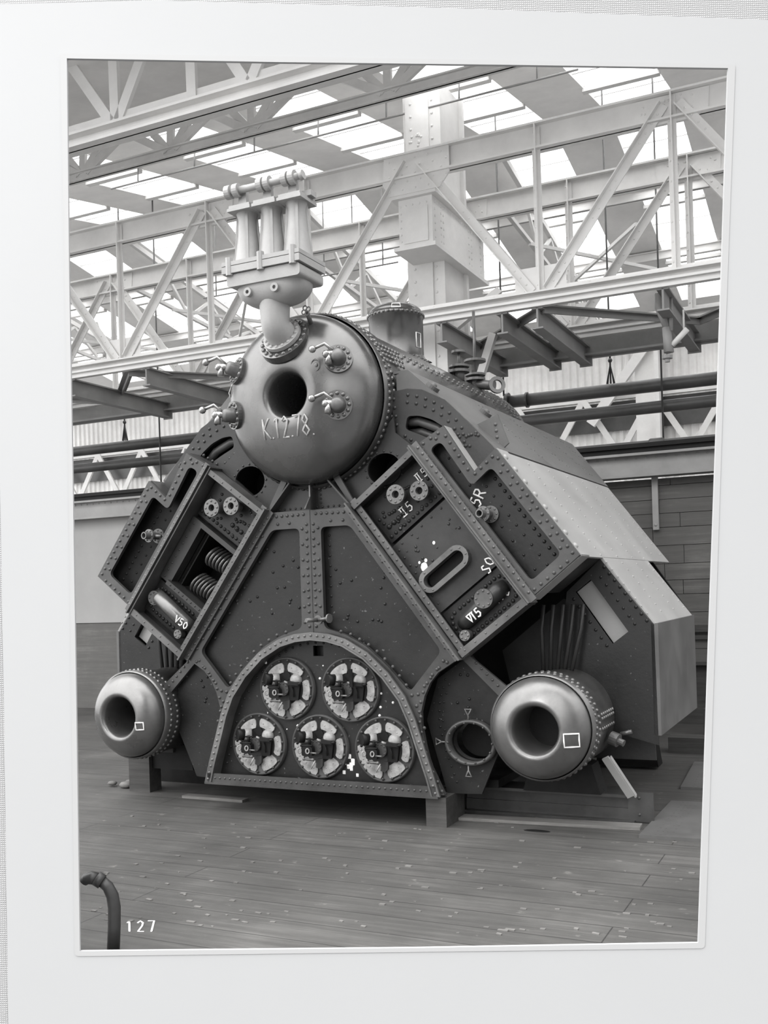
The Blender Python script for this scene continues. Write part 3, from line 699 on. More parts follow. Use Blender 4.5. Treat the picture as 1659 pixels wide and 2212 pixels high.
# --- burners
def kidney(R0, R1, a0, a1, n=14):
    pts = []
    for i in range(n + 1):
        t = a0 + (a1 - a0) * i / n; w = 1 if 0 < i < n else 0.72
        pts.append(((R0 + (R1 - R0) * w) * math.cos(t), (R0 + (R1 - R0) * w) * math.sin(t)))
    for i in range(n, -1, -1):
        t = a0 + (a1 - a0) * i / n; w = 0 if 0 < i < n else 0.28
        pts.append(((R0 + (R1 - R0) * w) * math.cos(t), (R0 + (R1 - R0) * w) * math.sin(t)))
    return pts
def arm(mb, *pts, r=0.009): mb.tube(pts, r, 7)
def make_burner():
    m = MB(); m.lathe([(0.0, -0.02), (0.225, -0.02), (0.232, -0.03), (0.247, -0.03), (0.25, 0.05)], (0, 0, 0), (0, 1, 0), 48); m.ring((0, -0.03, 0), (0, -1, 0), 0.222, 18, 0.012, 0.1)
    root = m.build('burner', M_DISC, B)
    def sub(mb, nm, mat): return mb.build(nm, mat, root)
    for a0, a1, R0, R1 in ((38, 84, .138, .207), (96, 146, .130, .205), (172, 214, .162, .222), (214, 264, .128, .222), (278, 326, .122, .215), (-26, 22, .152, .212)):
        k = MB(); k.prism(kidney(R0, R1, math.radians(a0), math.radians(a1)), -0.032, -0.02)
        for q in (0.25, 0.75): t = math.radians(a0 + (a1 - a0) * q); k.rivet(((R0 + R1) / 2 * math.cos(t), -0.032, (R0 + R1) / 2 * math.sin(t)), r=0.006)
        sub(k, 'cover_patch', M_PATCH)
    k = MB(); k.cyl((0.0, -0.02, 0.10), (0, -1, 0), 0.037, 0.008, 22); k.ring((0.0, -0.028, 0.10), (0, -1, 0), 0.030, 3, 0.004); sub(k, 'peep_hole', M_BLACK)
    k = MB(); k.tube([(0.0, -0.025, 0.06), (-0.015, -0.035, 0.01)], [0.018, 0.03], 10); sub(k, 'neck', M_PATCH)
    k = MB(); k.tube([(-0.07, -0.02, 0.075), (-0.12, -0.06, 0.075)], [0.050, 0.042], 16); sub(k, 'sight_boss', M_PATCH)
    k = MB(); k.tube([(-0.115, -0.055, 0.077), (-0.15, -0.10, 0.078)], 0.044, 20); k.sphere((-0.152, -0.10, 0.034), 0.012, 8); sub(k, 'sight_tube', M_BLACK)
    k = MB(); k.lathe([(0.0, 0.045), (0.03, 0.04), (0.046, 0.022), (0.05, 0.0)], (0.088, -0.02, 0.072), (0, -1, 0), 22); sub(k, 'hood_boss', M_PATCH)
    k = MB(); k.prism([(0.048, 0.038), (0.145, 0.032), (0.138, 0.055), (0.05, 0.066)], -0.09, -0.045); k.prism([(0.035, -0.09), (0.115, -0.085), (0.135, 0.04), (0.04, 0.05)], -0.05, -0.025); arm(k, (0.13, -0.08, 0.04), (0.175, -0.09, 0.052), r=0.010); arm(k, (0.07, -0.06, 0.02), (0.085, -0.062, -0.06), r=0.005); sub(k, 'hood', M_BLACK)
    k = MB(); k.cyl((-0.018, -0.02, 0.0), (0, -1, 0), 0.055, 0.045, 24); k.ring((-0.018, -0.065, 0.0), (0, -1, 0), 0.045, 10, 0.007); sub(k, 'register_flange', M_DISC)
    k = MB(); k.prism(rounded([(-0.115, -0.062), (-0.02, -0.062), (-0.02, 0.012), (-0.105, 0.012)], 0.02), -0.11, -0.02); arm(k, (-0.125, -0.10, 0.016), (-0.02, -0.10, 0.018), r=0.009); arm(k, (-0.055, -0.08, 0.02), (-0.055, -0.085, 0.075), r=0.011); arm(k, (-0.085, -0.09, 0.066), (-0.005, -0.09, 0.068), r=0.006); sub(k, 'oil_block', M_BLACK)
    for sx in (-0.125, -0.055):
        k = MB(); a = [(sx + 0.011 * math.cos(t), -0.118 + 0.006 * math.cos(t), -0.022 + 0.019 * math.sin(t)) for t in [2 * PI * i / 14 for i in range(14)]]
        k.tube(a, 0.0055, 7, closed=True); sub(k, 'eye_nut', M_PATCH)
    k = MB(); arm(k, (-0.03, -0.11, -0.035), (0.025, -0.12, -0.035), r=0.007); arm(k, (-0.105, -0.09, -0.088), (-0.02, -0.10, -0.088), r=0.010); k.sphere((-0.105, -0.09, -0.088), 0.014, 8); k.sphere((-0.02, -0.10, -0.088), 0.014, 8); sub(k, 'coupling_rod', M_EDGE)
    k = MB(); k.prism([(-0.01, -0.09), (0.045, -0.085), (0.04, -0.14), (0.015, -0.165), (-0.02, -0.155)], -0.06, -0.035); sub(k, 'air_flap', M_PLATE)
    k = MB(); arm(k, (0.0, -0.10, -0.095), (-0.03, -0.11, -0.155), r=0.0055); sub(k, 'flap_handle', M_PATCH)
    return root
bur = make_burner()
spots = [(-0.28, 0.98), (0.28, 0.98), (-0.555, 0.537), (0.0, 0.537), (0.555, 0.537)]
blab = ['upper left of the five burners, its white patches dull', 'upper right of the five burners with a raised black lever', 'lower left of the five burners', 'middle burner of the lower row', 'lower right burner beside the arch foot']
for i, (s, z) in enumerate(spots):
    o = bur if i == 0 else bur.copy()
    if i:
        COL.objects.link(o); o.parent = B
        for ch in list(bur.children):
            c = ch.copy(); COL.objects.link(c); c.parent = o
    o.location = (s, 0.05, z)
    if i == 1:
        k = MB(); k.bar((0.055, -0.10, 0.03), (0.06, -0.12, 0.165), 0.026, 0.016); o2 = k.build('raised_lever', M_BLACK, o)

# --- steam drum
DZ, DR = 3.2, 0.645
def dome_d(s, z, h=0.29):
    r = min(math.hypot(s, z - DZ), DR * 0.999); return -0.05 - h * math.sqrt(1 - (r / DR) ** 2)
def dome_n(s, z, h=0.29):
    x, y = s, z - DZ; d = -(dome_d(s, z, h) + 0.05)
    return Vector((x / DR ** 2, -d / h ** 2 if d > 1e-4 else -0.01, y / DR ** 2)).normalized()
m = MB(); m.lathe([(0.657, 0.02), (0.657, 3.55), (0.5, 3.8), (0.0, 3.9)], (0, 0, DZ), (0, 1, 0), 72)
m.lathe([(0.66, 0.0), (0.675, 0.02), (0.675, 0.30), (0.657, 0.31)], (0, 0, DZ), (0, 1, 0), 72)
for row, d in enumerate((0.06, 0.14)):
    for i in range(88):
        t = 2 * PI * (i + 0.5 * row) / 88
        m.rivet((math.cos(t) * 0.675, d, DZ + math.sin(t) * 0.675), (math.cos(t), 0, math.sin(t)), 0.019)
for row in range(5):                      # seam of rivets along the drum, right of the top
    t = 0.30 + row * 0.075
    if row < 4:
        for j in range(7): m.rivet((math.cos(t + 0.1) * 0.675, 0.10 + j * 0.055 + (row % 2) * 0.025, DZ + math.sin(t + 0.1) * 0.675), (math.cos(t), 0, math.sin(t)), 0.019)
for t in (0.62, 0.70):
    for j in range(26): m.rivet((math.cos(t) * 0.657, 0.36 + j * 0.12, DZ + math.sin(t) * 0.657), (math.cos(t), 0, math.sin(t)), 0.017)
for d in (3.25, 3.35, 3.45):
    for i in range(40):
        t = 2 * PI * i / 80; m.rivet((math.cos(t) * 0.657, d, DZ + math.sin(t) * 0.657), (math.cos(t), 0, math.sin(t)), 0.017)
drum = part(m, 'steam_drum', M_DRUM)
prof = [(0.16, 0.30), (0.155, -0.20), (0.157, -0.255), (0.163, -0.285), (0.172, -0.302), (0.186, -0.313), (0.205, -0.317)]
for i in range(1, 25):
    r = 0.205 + (DR - 0.205) * math.sin(PI / 2 * i / 24); prof.append((r, dome_d(r, DZ) if r < DR else -0.05))
prof += [(DR, 0.02), (DR - 0.02, 0.05)]
m = MB(); m.lathe([(0.158, 0.28), (0.0, 0.28)], (0, 0, DZ), (0, 1, 0), 48); part(m, 'manhole_shade', M_BLACK, drum)  # black disc stands in for the shade inside the drum
m = MB(); m.lathe(prof, (0, 0, DZ), (0, 1, 0), 72); part(m, 'drum_head', M_DRUM, drum)
def on_head(off): return lambda a, b: (a, dome_d(a, b) - off, b)
m = MB(); x0, zz0 = L(571, 950, -0.3)
f = lambda a, b: (x0 + a * 0.62, dome_d(x0 + a * 0.62, zz0 + b) - 0.002, zz0 + b)
write(m, ['K', '.', '1', '2', '.', '7', '8', '.'], f, 0.15, 0.76, 0.0075); part(m, 'chalk_lettering', M_CHALKDIM, drum, 'faint chalk lettering K.12.78.')
m = MB(); sx, sz = L(685, 790, -0.28); m.tube([(sx + 0.035 * math.cos(2 * PI * i / 16), dome_d(sx, sz) - 0.003, sz + 0.045 * math.sin(2 * PI * i / 16)) for i in range(16)], 0.003, 5, closed=True); m.sphere((sx, dome_d(sx, sz), sz), 0.02, 8, (1, 0.2, 1)); part(m, 'stamp_mark', M_EDGE, drum)
# gauge cocks on the head
for i, (px, py, dd) in enumerate(((735, 778, -0.22), (737, 877, -0.22), (532, 808, -0.1), (527, 902, -0.1))):
    s, z = L(px, py, dd)
    if math.hypot(s, z - DZ) > 0.57: f2 = 0.57 / math.hypot(s, z - DZ); s, z = s * f2, DZ + (z - DZ) * f2
    nrm = dome_n(s, z); p = Vector((s, dome_d(s, z), z))
    m = MB(); m.cyl(p - nrm * 0.02, nrm, 0.108, 0.04, 28); m.ring(p + nrm * 0.02, nrm, 0.084, 12, 0.016); ck = part(m, 'gauge_cock', M_DRUM)
    m = MB(); q = p + nrm * 0.02; m.lathe([(0.062, 0), (0.055, 0.03), (0.05, 0.07), (0.034, 0.085), (0.0, 0.09)], q, nrm, 20); m.ring(q + nrm * 0.08, nrm, 0.03, 4, 0.008); part(m, 'cock_body', M_EDGE, ck)
    lx = Vector((-0.9, -0.35, 0.1)).normalized(); c = q + nrm * 0.06
    m = MB(); m.tube([c + Vector((0, 0, 0.0)), c + lx * 0.07 + Vector((0, 0, 0.01))], 0.024, 10); m.tube([c + lx * 0.06, c + lx * 0.065 + Vector((0, 0, -0.07))], [0.02, 0.028], 10); m.tube([c + lx * 0.03 + Vector((0, 0, 0.03)), c + lx * 0.09 + Vector((0, 0, 0.075)), c + lx * 0.17 + Vector((0, 0, 0.035))], 0.013, 8)
    m.sphere(c + lx * 0.18 + Vector((0, 0, 0.03)), 0.028, 10); m.sphere(c + lx * 0.08, 0.03, 10); part(m, 'cock_lever', M_BRASS, ck)
m = MB(); m.tube([(-0.57, -0.13, 3.42), (-0.60, -0.17, 3.30), (-0.585, -0.13, 3.19)], 0.005, 6); part(m, 'link_wire', M_BRASS)
# fittings: small handled vent
s, z = L(688, 705, -0.08); p = Vector((s, dome_d(s, z), z)); nrm = dome_n(s, z)
m = MB(); m.tube([p, p + nrm * 0.10], 0.018, 8); hub = p + nrm * 0.11
for i in range(4):
    t = i * PI / 2 + 0.4; m.tube([hub + Vector((0.022 * math.cos(t) + 0.016 * math.cos(2 * PI * j / 10), -0.01, 0.022 * math.sin(t) + 0.016 * math.sin(2 * PI * j / 10))) for j in range(10)], 0.005, 5, closed=True)
part(m, 'vent_cock', M_EDGE)

# --- safety valve on the head
fs, fz = L(628, 740, -0.17); fp_ = Vector((fs, dome_d(fs, fz) + 0.02, fz)); fn_ = (dome_n(fs, fz) + Vector((0, 0, 0.25))).normalized()
m = MB(); m.cyl(fp_ - fn_ * 0.03, fn_, 0.205, 0.055, 40); m.ring(fp_ + fn_ * 0.025, fn_, 0.175, 20, 0.019); part(m, 'valve_seat_flange', M_DRUM)
CHD = -0.36
c_s, c_z = L(592, 612, CHD)
e0 = fp_ + fn_ * 0.03
m = MB(); m.cyl(e0, fn_, 0.15, 0.03, 36); m.ring(e0 + fn_ * 0.03, fn_, 0.126, 16, 0.016); sv = part(m, 'safety_valve', M_CAST)
top = Vector((c_s - 0.0, CHD, c_z - 0.07))
e1 = e0 + fn_ * 0.16
ctrl = [e0, e0 + fn_ * 0.14, Vector((top.x, top.y - 0.0, top.z - 0.30)), top]
path = []
for i in range(17):
    t = i / 16; a, b, c, d = ctrl
    path.append(a * (1 - t) ** 3 + b * 3 * t * (1 - t) ** 2 + c * 3 * t * t * (1 - t) + d * t ** 3)
m = MB(); m.tube(path, [0.118 - 0.012 * math.sin(PI * i / 16) for i in range(17)], 24); part(m, 'elbow_pipe', M_CAST, sv)
m = MB(); nu, nv = 28, 14; vs = []; fs = []
for i in range(nv + 1):
    t = PI / 2 + PI / 2 * i / nv
    for j in range(nu):
        p = 2 * PI * j / nu; cx = math.copysign(abs(math.cos(p)) ** 0.6, math.cos(p)); sx = math.copysign(abs(math.sin(p)) ** 0.6, math.sin(p))
        rr = math.sin(t) ** 0.7 if t < PI - 1e-6 else 0.0
        vs.append((c_s + 0.01 + cx * 0.285 * rr, CHD + sx * 0.155 * rr, c_z - 0.03 + math.cos(t) * 0.15))
for i in range(nv):
    for j in range(nu): fs.append((i * nu + j, i * nu + (j + 1) % nu, (i + 1) * nu + (j + 1) % nu, (i + 1) * nu + j))
m.add(vs, fs, True)
m.prism(rounded([(c_s - 0.30, c_z + 0.06), (c_s + 0.32, c_z + 0.06), (c_s + 0.32, c_z - 0.03), (c_s - 0.30, c_z - 0.03)], 0.03), CHD - 0.17, CHD + 0.17)
for sx in (-0.13, 0.10): m.cyl((c_s + sx, CHD - 0.10, c_z - 0.085), (0, -1, 0), 0.032, 0.065, 16, 0.014)
part(m, 'valve_chest', M_CAST, sv)
m = MB(); m.box(c_s - 0.33, c_s + 0.33, CHD - 0.19, CHD + 0.19, c_z + 0.065, c_z + 0.115); m.box(c_s - 0.33, c_s + 0.33, CHD - 0.19, CHD + 0.19, c_z + 0.12, c_z + 0.15)
for sx in (-0.27, 0.0, 0.27): m.cyl((c_s + sx, CHD - 0.175, c_z + 0.05), (0, 0, 1), 0.028, 0.13, 8)
part(m, 'chest_flange', M_CAST, sv)
zt0, zt1 = c_z + 0.15, L(590, 452, CHD)[1]
for sx in (-0.215, 0.0, 0.215):
    m = MB(); H_ = zt1 - zt0
    m.lathe([(0.105, 0), (0.10, 0.03), (0.088, H_ * 0.3), (0.074, H_ * 0.6), (0.068, H_ * 0.88), (0.082, H_)], (c_s + sx, CHD, zt0), (0, 0, 1), 24)
    for aa in (0.4, 2.0, 3.6, 5.2): m.bar((c_s + sx + math.cos(aa) * 0.10, CHD + math.sin(aa) * 0.10, zt0), (c_s + sx + math.cos(aa) * 0.07, CHD + math.sin(aa) * 0.07, zt1), 0.016, 0.02, (math.cos(aa + PI / 2), math.sin(aa + PI / 2), 0))
    part(m, 'spring_column', M_CAST, sv)
    m = MB(); m.box(c_s + sx - 0.10, c_s + sx + 0.10, CHD - 0.12, CHD + 0.12, zt1, zt1 + 0.022); m.box(c_s + sx - 0.09, c_s + sx + 0.09, CHD - 0.11, CHD + 0.11, zt1 + 0.024, zt1 + 0.045)
    m.prism([(c_s + sx - 0.035, zt1 + 0.04), (c_s + sx + 0.035, zt1 + 0.04), (c_s + sx + 0.03, zt1 + 0.2), (c_s + sx - 0.03, zt1 + 0.2)], CHD - 0.06, CHD - 0.02); m.box(c_s + sx - 0.1, c_s + sx + 0.12, CHD + 0.0, CHD + 0.08, zt1 + 0.045, zt1 + 0.085)
    part(m, 'column_cap', M_CAST, sv)
m = MB(); zr = zt1 + 0.155; yr = CHD - 0.09
m.tube([(c_s - 0.34, yr, zr), (c_s + 0.30, yr, zr)], 0.026, 14)
for sx in (-0.31, -0.24, -0.03, 0.03, 0.18, 0.24): m.cyl((c_s + sx - 0.022, yr, zr), (1, 0, 0), 0.05, 0.044, 18)
m.tube([(c_s + 0.3, yr, zr), (c_s + 0.33, yr, zr + 0.005)], 0.036, 8)
part(m, 'lifting_shaft', M_CAST, sv)

# --- steam dome
m = MB(); dd, dr_ = 1.66, 0.25
prof = [(dr_ + 0.10, 3.80 - 0.08), (dr_ + 0.02, 3.83), (dr_, 3.87), (dr_, 4.21), (dr_ + 0.008, 4.215), (dr_ + 0.008, 4.25)]
for i in range(10):
    t = PI / 2 * i / 9; prof.append((dr_ * math.cos(t), 4.25 + 0.11 * math.sin(t)))
m.lathe([(r, z) for r, z in prof], (0, dd, 0), (0, 0, 1), 48)
for i in range(36):
    t = 2 * PI * i / 36; m.rivet((math.cos(t) * (dr_ + 0.008), dd + math.sin(t) * (dr_ + 0.008), 4.232), (math.cos(t), math.sin(t), 0), 0.015)
for i in range(40):
    t = 2 * PI * i / 40; ss = math.cos(t) * (dr_ + 0.06); m.rivet((ss, dd + math.sin(t) * (dr_ + 0.06), DZ + math.sqrt(0.657 ** 2 - min(0.6, ss) ** 2) + 0.012), (0, 0, 1), 0.014)
dome = part(m, 'steam_dome', M_DRUM)
m = MB()
for (px, py, w, h) in ((903, 730, 0.035, 0.065), (866, 664, 0.04, 0.02)):
    a, z = L(px, py, dd - 0.12); th = math.asin(max(-0.98, min(0.98, (a - 0.0) / dr_)))
    pr = []
    for (u, v) in ((-1, -1), (1, -1), (1, 1), (-1, 1)):
        t2 = th + u * w / dr_; rad = dr_ + 0.002 if z < 4.25 else dr_ * math.sqrt(max(0.05, 1 - ((z + v * h - 4.25) / 0.11) ** 2)) + 0.003
        t2 = max(-1.5, min(1.5, t2)); pr.append((rad * math.sin(t2), dd - rad * math.cos(t2), z + v * h))
    m.tube(pr, 0.005, 5, closed=True)
part(m, 'chalk_square', M_CHALK, dome)
# valves along the drum top
for (px, py, d, big) in ((1027, 818, 2.75, True), (992, 806, 2.3, False)):
    s = L(px, py, d)[0]; zt_ = DZ + math.sqrt(max(0.01, 0.657 ** 2 - s * s))
    m = MB(); m.tube([(s, d, zt_ - 0.03), (s, d, zt_ + 0.10)], 0.05, 12); m.cyl((s, d, zt_ + 0.05), (0, 0, 1), 0.10, 0.025, 20); m.cyl((s, d, zt_ + 0.10), (0, 0, 1), 0.10, 0.02, 20)
    m.tube([(s, d, zt_ + 0.1), (s, d, zt_ + (0.75 if big else 0.28))], 0.016, 8); m.cyl((s, d, zt_ + 0.24), (0, 0, 1), 0.11 if big else 0.07, 0.022, 20)
    if big: m.cyl((s + 0.22, d, zt_ - 0.02), (0.6, -0.8, 0.1), 0.085, 0.03, 20, 0.05); m.tube([(s, d, zt_ + 0.02), (s + 0.2, d, zt_ - 0.02)], 0.05, 10)
    part(m, 'stop_valve', M_EDGE)

# --- things built on both sides of the boiler
def PQ(k): return lambda p, q: (k * (0.37 + 0.599 * p + 0.801 * q), 2.36 - 0.801 * p + 0.599 * q)
for k in (1, -1):
    F = PQ(k); side = 'right' if k > 0 else 'left'
    def P3(p, q, d, F=F): a, b = F(p, q); return (a, d, b)
    fpq = lambda a, b, h, F=F: (F(a, b)[0], h, F(a, b)[1])
    # crown plate between drum and header with its round opening
    cent = (0.60 * k, 2.635)
    poly = mir([(0.37, 2.36), (0.16, 2.58), (0.35, 2.72), (0.56, 2.88), (0.69, 3.02), (0.70, 2.90), (0.885, 2.75)], k)
    m = MB(); m.prism(poly, 0.08, 0.10, [circ(cent, 0.14, 28, 0.12)])
    for i in range(16):
        t = 2 * PI * i / 16; a, b = cent[0] + 0.155 * math.cos(t), cent[1] + 0.135 * math.sin(t); m.rivet((a, 0.08, b), r=0.010)
    part(m, 'crown_plate', M_PLATE)
    m = MB(); m.lathe([(0.145, 0.0), (0.145, 0.30)], (cent[0], 0.10, cent[1]), (0, 1, 0), 28); m.cyl((cent[0], 0.40, cent[1]), (0, 1, 0), 0.147, 0.01, 28); part(m, 'access_sleeve', M_BLACK)
    m = MB(); m.bar((k * 0.36, 0.02, 2.37), (k * 0.15, 0.02, 2.60), 0.012, 0.10); m.prism(mir([(0.36, 2.36), (0.39, 2.38), (0.25, 2.62), (0.20, 2.60)], k), 0.0, 0.02); part(m, 'gusset_web', M_FRAME)
    # arch-shaped end plate of the uptake casing, with kidney-shaped opening
    ap = mir([(0.70, 2.885), (0.665, 3.05), (0.655, 3.215), (0.79, 3.225), (0.91, 3.205), (1.09, 3.11), (1.265, 2.93), (1.44, 2.745), (1.52, 2.64), (1.36, 2.42), (1.0, 2.62), (0.88, 2.74)], k)
    kd = mir(rounded([(0.765, 2.925), (0.785, 3.02), (0.88, 3.015), (0.985, 2.975), (1.085, 2.905), (1.12, 2.86), (1.03, 2.80), (0.88, 2.875)], 0.03), k)
    m = MB(); m.prism(ap, 0.12, 0.15, [kd])
    for off, st in ((0.03, 0.075), (0.085, 0.075)):
        pts = [(k * (0.0 + (0.665 + 0.62 * math.sin(t) * 1.05 - off * 0.8 * math.sin(t))), 0.12, 2.62 + (0.60 - off) * math.cos(t)) for t in [0.15 + i * 0.1 for i in range(13)]]
        m.rivet_path(pts, st, r=0.014)
    m.rivets((k * 0.70, 0.12, 2.93), (k * 0.675, 0.12, 3.19), 0.06); m.rivets((k * 0.74, 0.12, 2.89), (k * 0.88, 0.12, 2.79), 0.05)
    for i in range(18): m.rivet((k * random.uniform(1.12, 1.36), 0.12, random.uniform(2.70, 2.85)), r=0.014)
    m.rivets((k * 0.92, 0.12, 2.79), (k * 1.09, 0.12, 2.90), 0.05)
    part(m, 'uptake_end_plate', M_PLATE)
    m = MB(); m.prism(mir([(0.70, 3.18), (0.70, 3.34), (0.79, 3.365), (1.50, 2.715), (1.42, 2.70), (1.25, 2.90), (1.05, 3.10), (0.9, 3.18)], k), 0.13, 0.16); part(m, 'uptake_corner_plate', M_SIDE)
    for j in range(3):
        m = MB(); o2 = j * 0.075
        m.tube([(k * 0.68, 0.22 + 0.05 * j, 2.99 - o2), (k * 0.85, 0.20 + 0.05 * j, 2.985 - o2), (k * 1.0, 0.20 + 0.05 * j, 2.92 - o2), (k * 1.15, 0.22 + 0.05 * j, 2.78 - o2)], 0.034, 12); part(m, 'riser_tube', M_PIPE)
    m = MB(); m.prism(mir([(0.66, 2.7), (0.66, 3.2), (1.3, 2.9), (1.3, 2.6)], k), 0.42, 0.44); part(m, 'uptake_back_plate', M_BLACK)
    # sloping roof plate of the casing, running back
    def slope(u, w): return (k * (0.79 + 0.72 * u + 0.68 * w), 3.37 - 0.66 * u + 0.73 * w)
    m = MB()
    for (d0, d1, u0, u1) in ((0.14, 1.45, 0.0, 1.0), (1.455, 4.75, 0.0, 1.0)):
        cs = [slope(u0, 0), slope(u1, 0), slope(u1, -0.03), slope(u0, -0.03)]
        if d0 < 1: m.prism(cs, d0, d1)
        else:
            e_ = (4.75, 3.40, 3.40, 4.75)
            m.add([(a, d0, b) for a, b in cs] + [(a, e, b) for (a, b), e in zip(cs, e_)], [(0, 1, 2, 3), (4, 5, 6, 7), (0, 1, 5, 4), (1, 2, 6, 5), (2, 3, 7, 6), (3, 0, 4, 7)])
    a0, b0 = slope(0.0, 0.0); m.box(min(a0, a0 - k * 0.12), max(a0, a0 - k * 0.12), 0.14, 4.75, b0 - 0.02, b0)
    nx, nz = k * 0.68, 0.73
    for d in (1.40, 2.25, 3.1, 3.95):
        for uu in [0.12 + 0.09 * i for i in range(9)]:
            if d > 4.6 - 1.35 * uu: continue
            a, b = slope(uu, 0); m.rivet((a, d, b), (nx, 0, nz), 0.011); m.rivet((a, d + 0.1, b), (nx, 0, nz), 0.011)
    for d in (0.22, 1.2):
        a, b = slope(0.22 if d < 0.5 else 0.30, 0); m.cyl((a, d, b), (nx, 0, nz), 0.055, 0.03, 18); m.rivet((a + nx * 0.03, d, b + nz * 0.03), (nx, 0, nz), 0.025)
    part(m, 'roof_casing_plate', M_SIDE)
    m = MB(); a, b = 1.36, 2.80; m.prism(mir([(1.15, 2.90), (1.42, 3.0), (1.50, 2.78), (1.40, 2.70)], k), 0.33, 0.35); m.rivets((k * 1.42, 0.33, 2.76), (k * 1.40, 0.33, 2.95), 0.05); part(m, 'corner_plate', M_SIDE)
    # outer frame plate with zig-zag outline, opening and recessed panel
    oz = [(-0.01, 0.655), (0.03, 0.93), (0.44, 0.90), (0.42, 1.125), (1.385, 1.125), (1.40, 0.655)]
    oi = rounded([(0.09, 0.745), (0.10, 0.845), (0.51, 0.825), (0.50, 1.02), (1.30, 1.03), (1.31, 0.745)], 0.045)
    m = MB(); m.prism(oz, -0.03, 0.0, [oi], fpq)
    def rv(p0, q0, p1, q1, st=0.062, r=0.014): m.rivets(P3(p0, q0, -0.03), P3(p1, q1, -0.03), st, r=r)
    rv(0.03, 0.70, 1.37, 0.70, 0.055); rv(0.07, 0.90, 0.43, 0.875, 0.06); rv(0.46, 0.87, 0.45, 1.10, 0.06); rv(0.46, 1.095, 1.37, 1.095, 0.058); rv(0.52, 1.05, 1.32, 1.05, 0.12); rv(1.365, 1.06, 1.37, 0.70, 0.06); rv(0.02, 0.70, 0.05, 0.90, 0.06); rv(0.05, 0.80, 0.08, 0.86, 0.05)
    part(m, 'outer_frame', M_FRAME)
    m = MB()
    for a, b in zip(oz, oz[1:] + oz[:1]):
        if a == oz[5]: continue
        pa, pb = Vector(P3(a[0], a[1], 0)), Vector(P3(b[0], b[1], 0))
        nn = Vector((-(pb - pa).z, 0, (pb - pa).x)).normalized() * 0.006
        m.obox((pa + pb) / 2 + Vector((0, 0.11, 0)), (pb - pa) / 2, (0, 0.11, 0), nn)
    part(m, 'frame_side_wall', M_SHEET if k > 0 else M_PLATE)
    m = MB(); m.prism([(0.02, 0.67), (0.04, 0.91), (0.45, 0.89), (0.43, 1.11), (1.37, 1.11), (1.38, 0.67)], 0.09, 0.11, (), fpq)
    m.prism([(0.50, 0.98), (1.34, 0.985), (1.34, 1.10), (0.46, 1.10)], -0.005 + 0.03, 0.10, (), fpq) if False else None
    for i in range(14): m.rivet(P3(0.55 + i * 0.058, 0.965, 0.09), r=0.015)
    for i in range(9): m.rivet(P3(0.2 + i * 0.13, 0.79, 0.09), r=0.011); m.rivet(P3(0.55 + i * 0.09, 0.88, 0.09), r=0.011)
    part(m, 'recessed_panel', M_PANEL if k > 0 else M_BLACK)
    if k > 0:
        m = MB(); sx, sz = L(1060, 1111, 0.08)
    else:
        m = MB(); sx, sz = L(343, 1158, 0.08)
    m.cyl((sx, 0.09, sz), (0, -1, 0), 0.062, 0.02, 24); m.ring((sx, 0.07, sz), (0, -1, 0), 0.048, 8, 0.009); m.cyl((sx - 0.01, 0.07, sz), (-0.15, -1, 0), 0.03, 0.10, 18, 0.022); m.cyl((sx - 0.02, -0.01, sz), (-0.15, -1, 0), 0.055, 0.015, 20, 0.024); m.ring((sx - 0.02, -0.03, sz), (-0.15, -1, 0), 0.042, 6, 0.008)
    m.cyl((sx - 0.02, -0.02, sz), (-0.15, -1, 0), 0.03, 0.06, 16, 0.022)
    if k < 0: m.tube([(sx, 0.0, sz), (sx + 0.09, 0.0, sz - 0.01)], 0.013, 8)
    part(m, 'pipe_stub', M_EDGE)
    # header box: flange angles, end bars, back
    m = MB()
    for q, w, d0, d1 in ((0.0, 0.014, -0.11, 0.06), (0.045, 0.05, -0.045, -0.03)):
        m.prism([(-0.03, q - w / 2), (1.43, q - w / 2), (1.43, q + w / 2), (-0.03, q + w / 2)], d0, d1, (), fpq)
    m.prism([(-0.03, -0.05), (1.41, -0.05), (1.41, -0.005), (-0.03, -0.005)], -0.045, -0.03, (), fpq)
    for i in range(24): m.rivet(P3(0.03 + i * 0.058, 0.048, -0.045), r=0.011); m.rivet(P3(0.03 + i * 0.058, -0.03, -0.045), r=0.012)
    part(m, 'inner_flange', M_FLANGE)
    m = MB()
    for q, w, d0, d1 in ((0.655, 0.012, -0.10, 0.10), (0.635, 0.012, -0.08, 0.10), (0.685, 0.05, -0.055, -0.04)):
        m.prism([(-0.02, q - w / 2), (1.43, q - w / 2), (1.43, q + w / 2), (-0.02, q + w / 2)], d0, d1, (), fpq)
    for i in range(24): m.rivet(P3(0.03 + i * 0.058, 0.69, -0.055), r=0.012)
    part(m, 'outer_flange', M_FLANGE)
    m = MB(); m.prism([(0.0, 0.02), (0.045, 0.02), (0.045, 0.635), (0.0, 0.635)], -0.07, -0.055, (), fpq); m.prism([(0.0, 0.02), (0.01, 0.02), (0.01, 0.635), (0.0, 0.635)], -0.055, 0.10, (), fpq)
    for i in range(6): m.rivet(P3(0.025, 0.07 + i * 0.1, -0.07), r=0.008)
    part(m, 'upper_bar', M_FLANGE)
    m = MB(); m.prism([(1.37, 0.02), (1.425, 0.02), (1.425, 0.65), (1.37, 0.65)], -0.07, -0.055, (), fpq); m.prism([(1.415, 0.02), (1.425, 0.02), (1.425, 0.65), (1.415, 0.65)], -0.055, 0.10, (), fpq)
    for i in range(6): m.rivet(P3(1.395, 0.07 + i * 0.1, -0.07), r=0.008)
    part(m, 'lower_bar', M_FLANGE)
    m = MB(); hp = [(0.0, 0.0), (1.42, 0.0), (1.42, 0.65), (0.0, 0.65)]
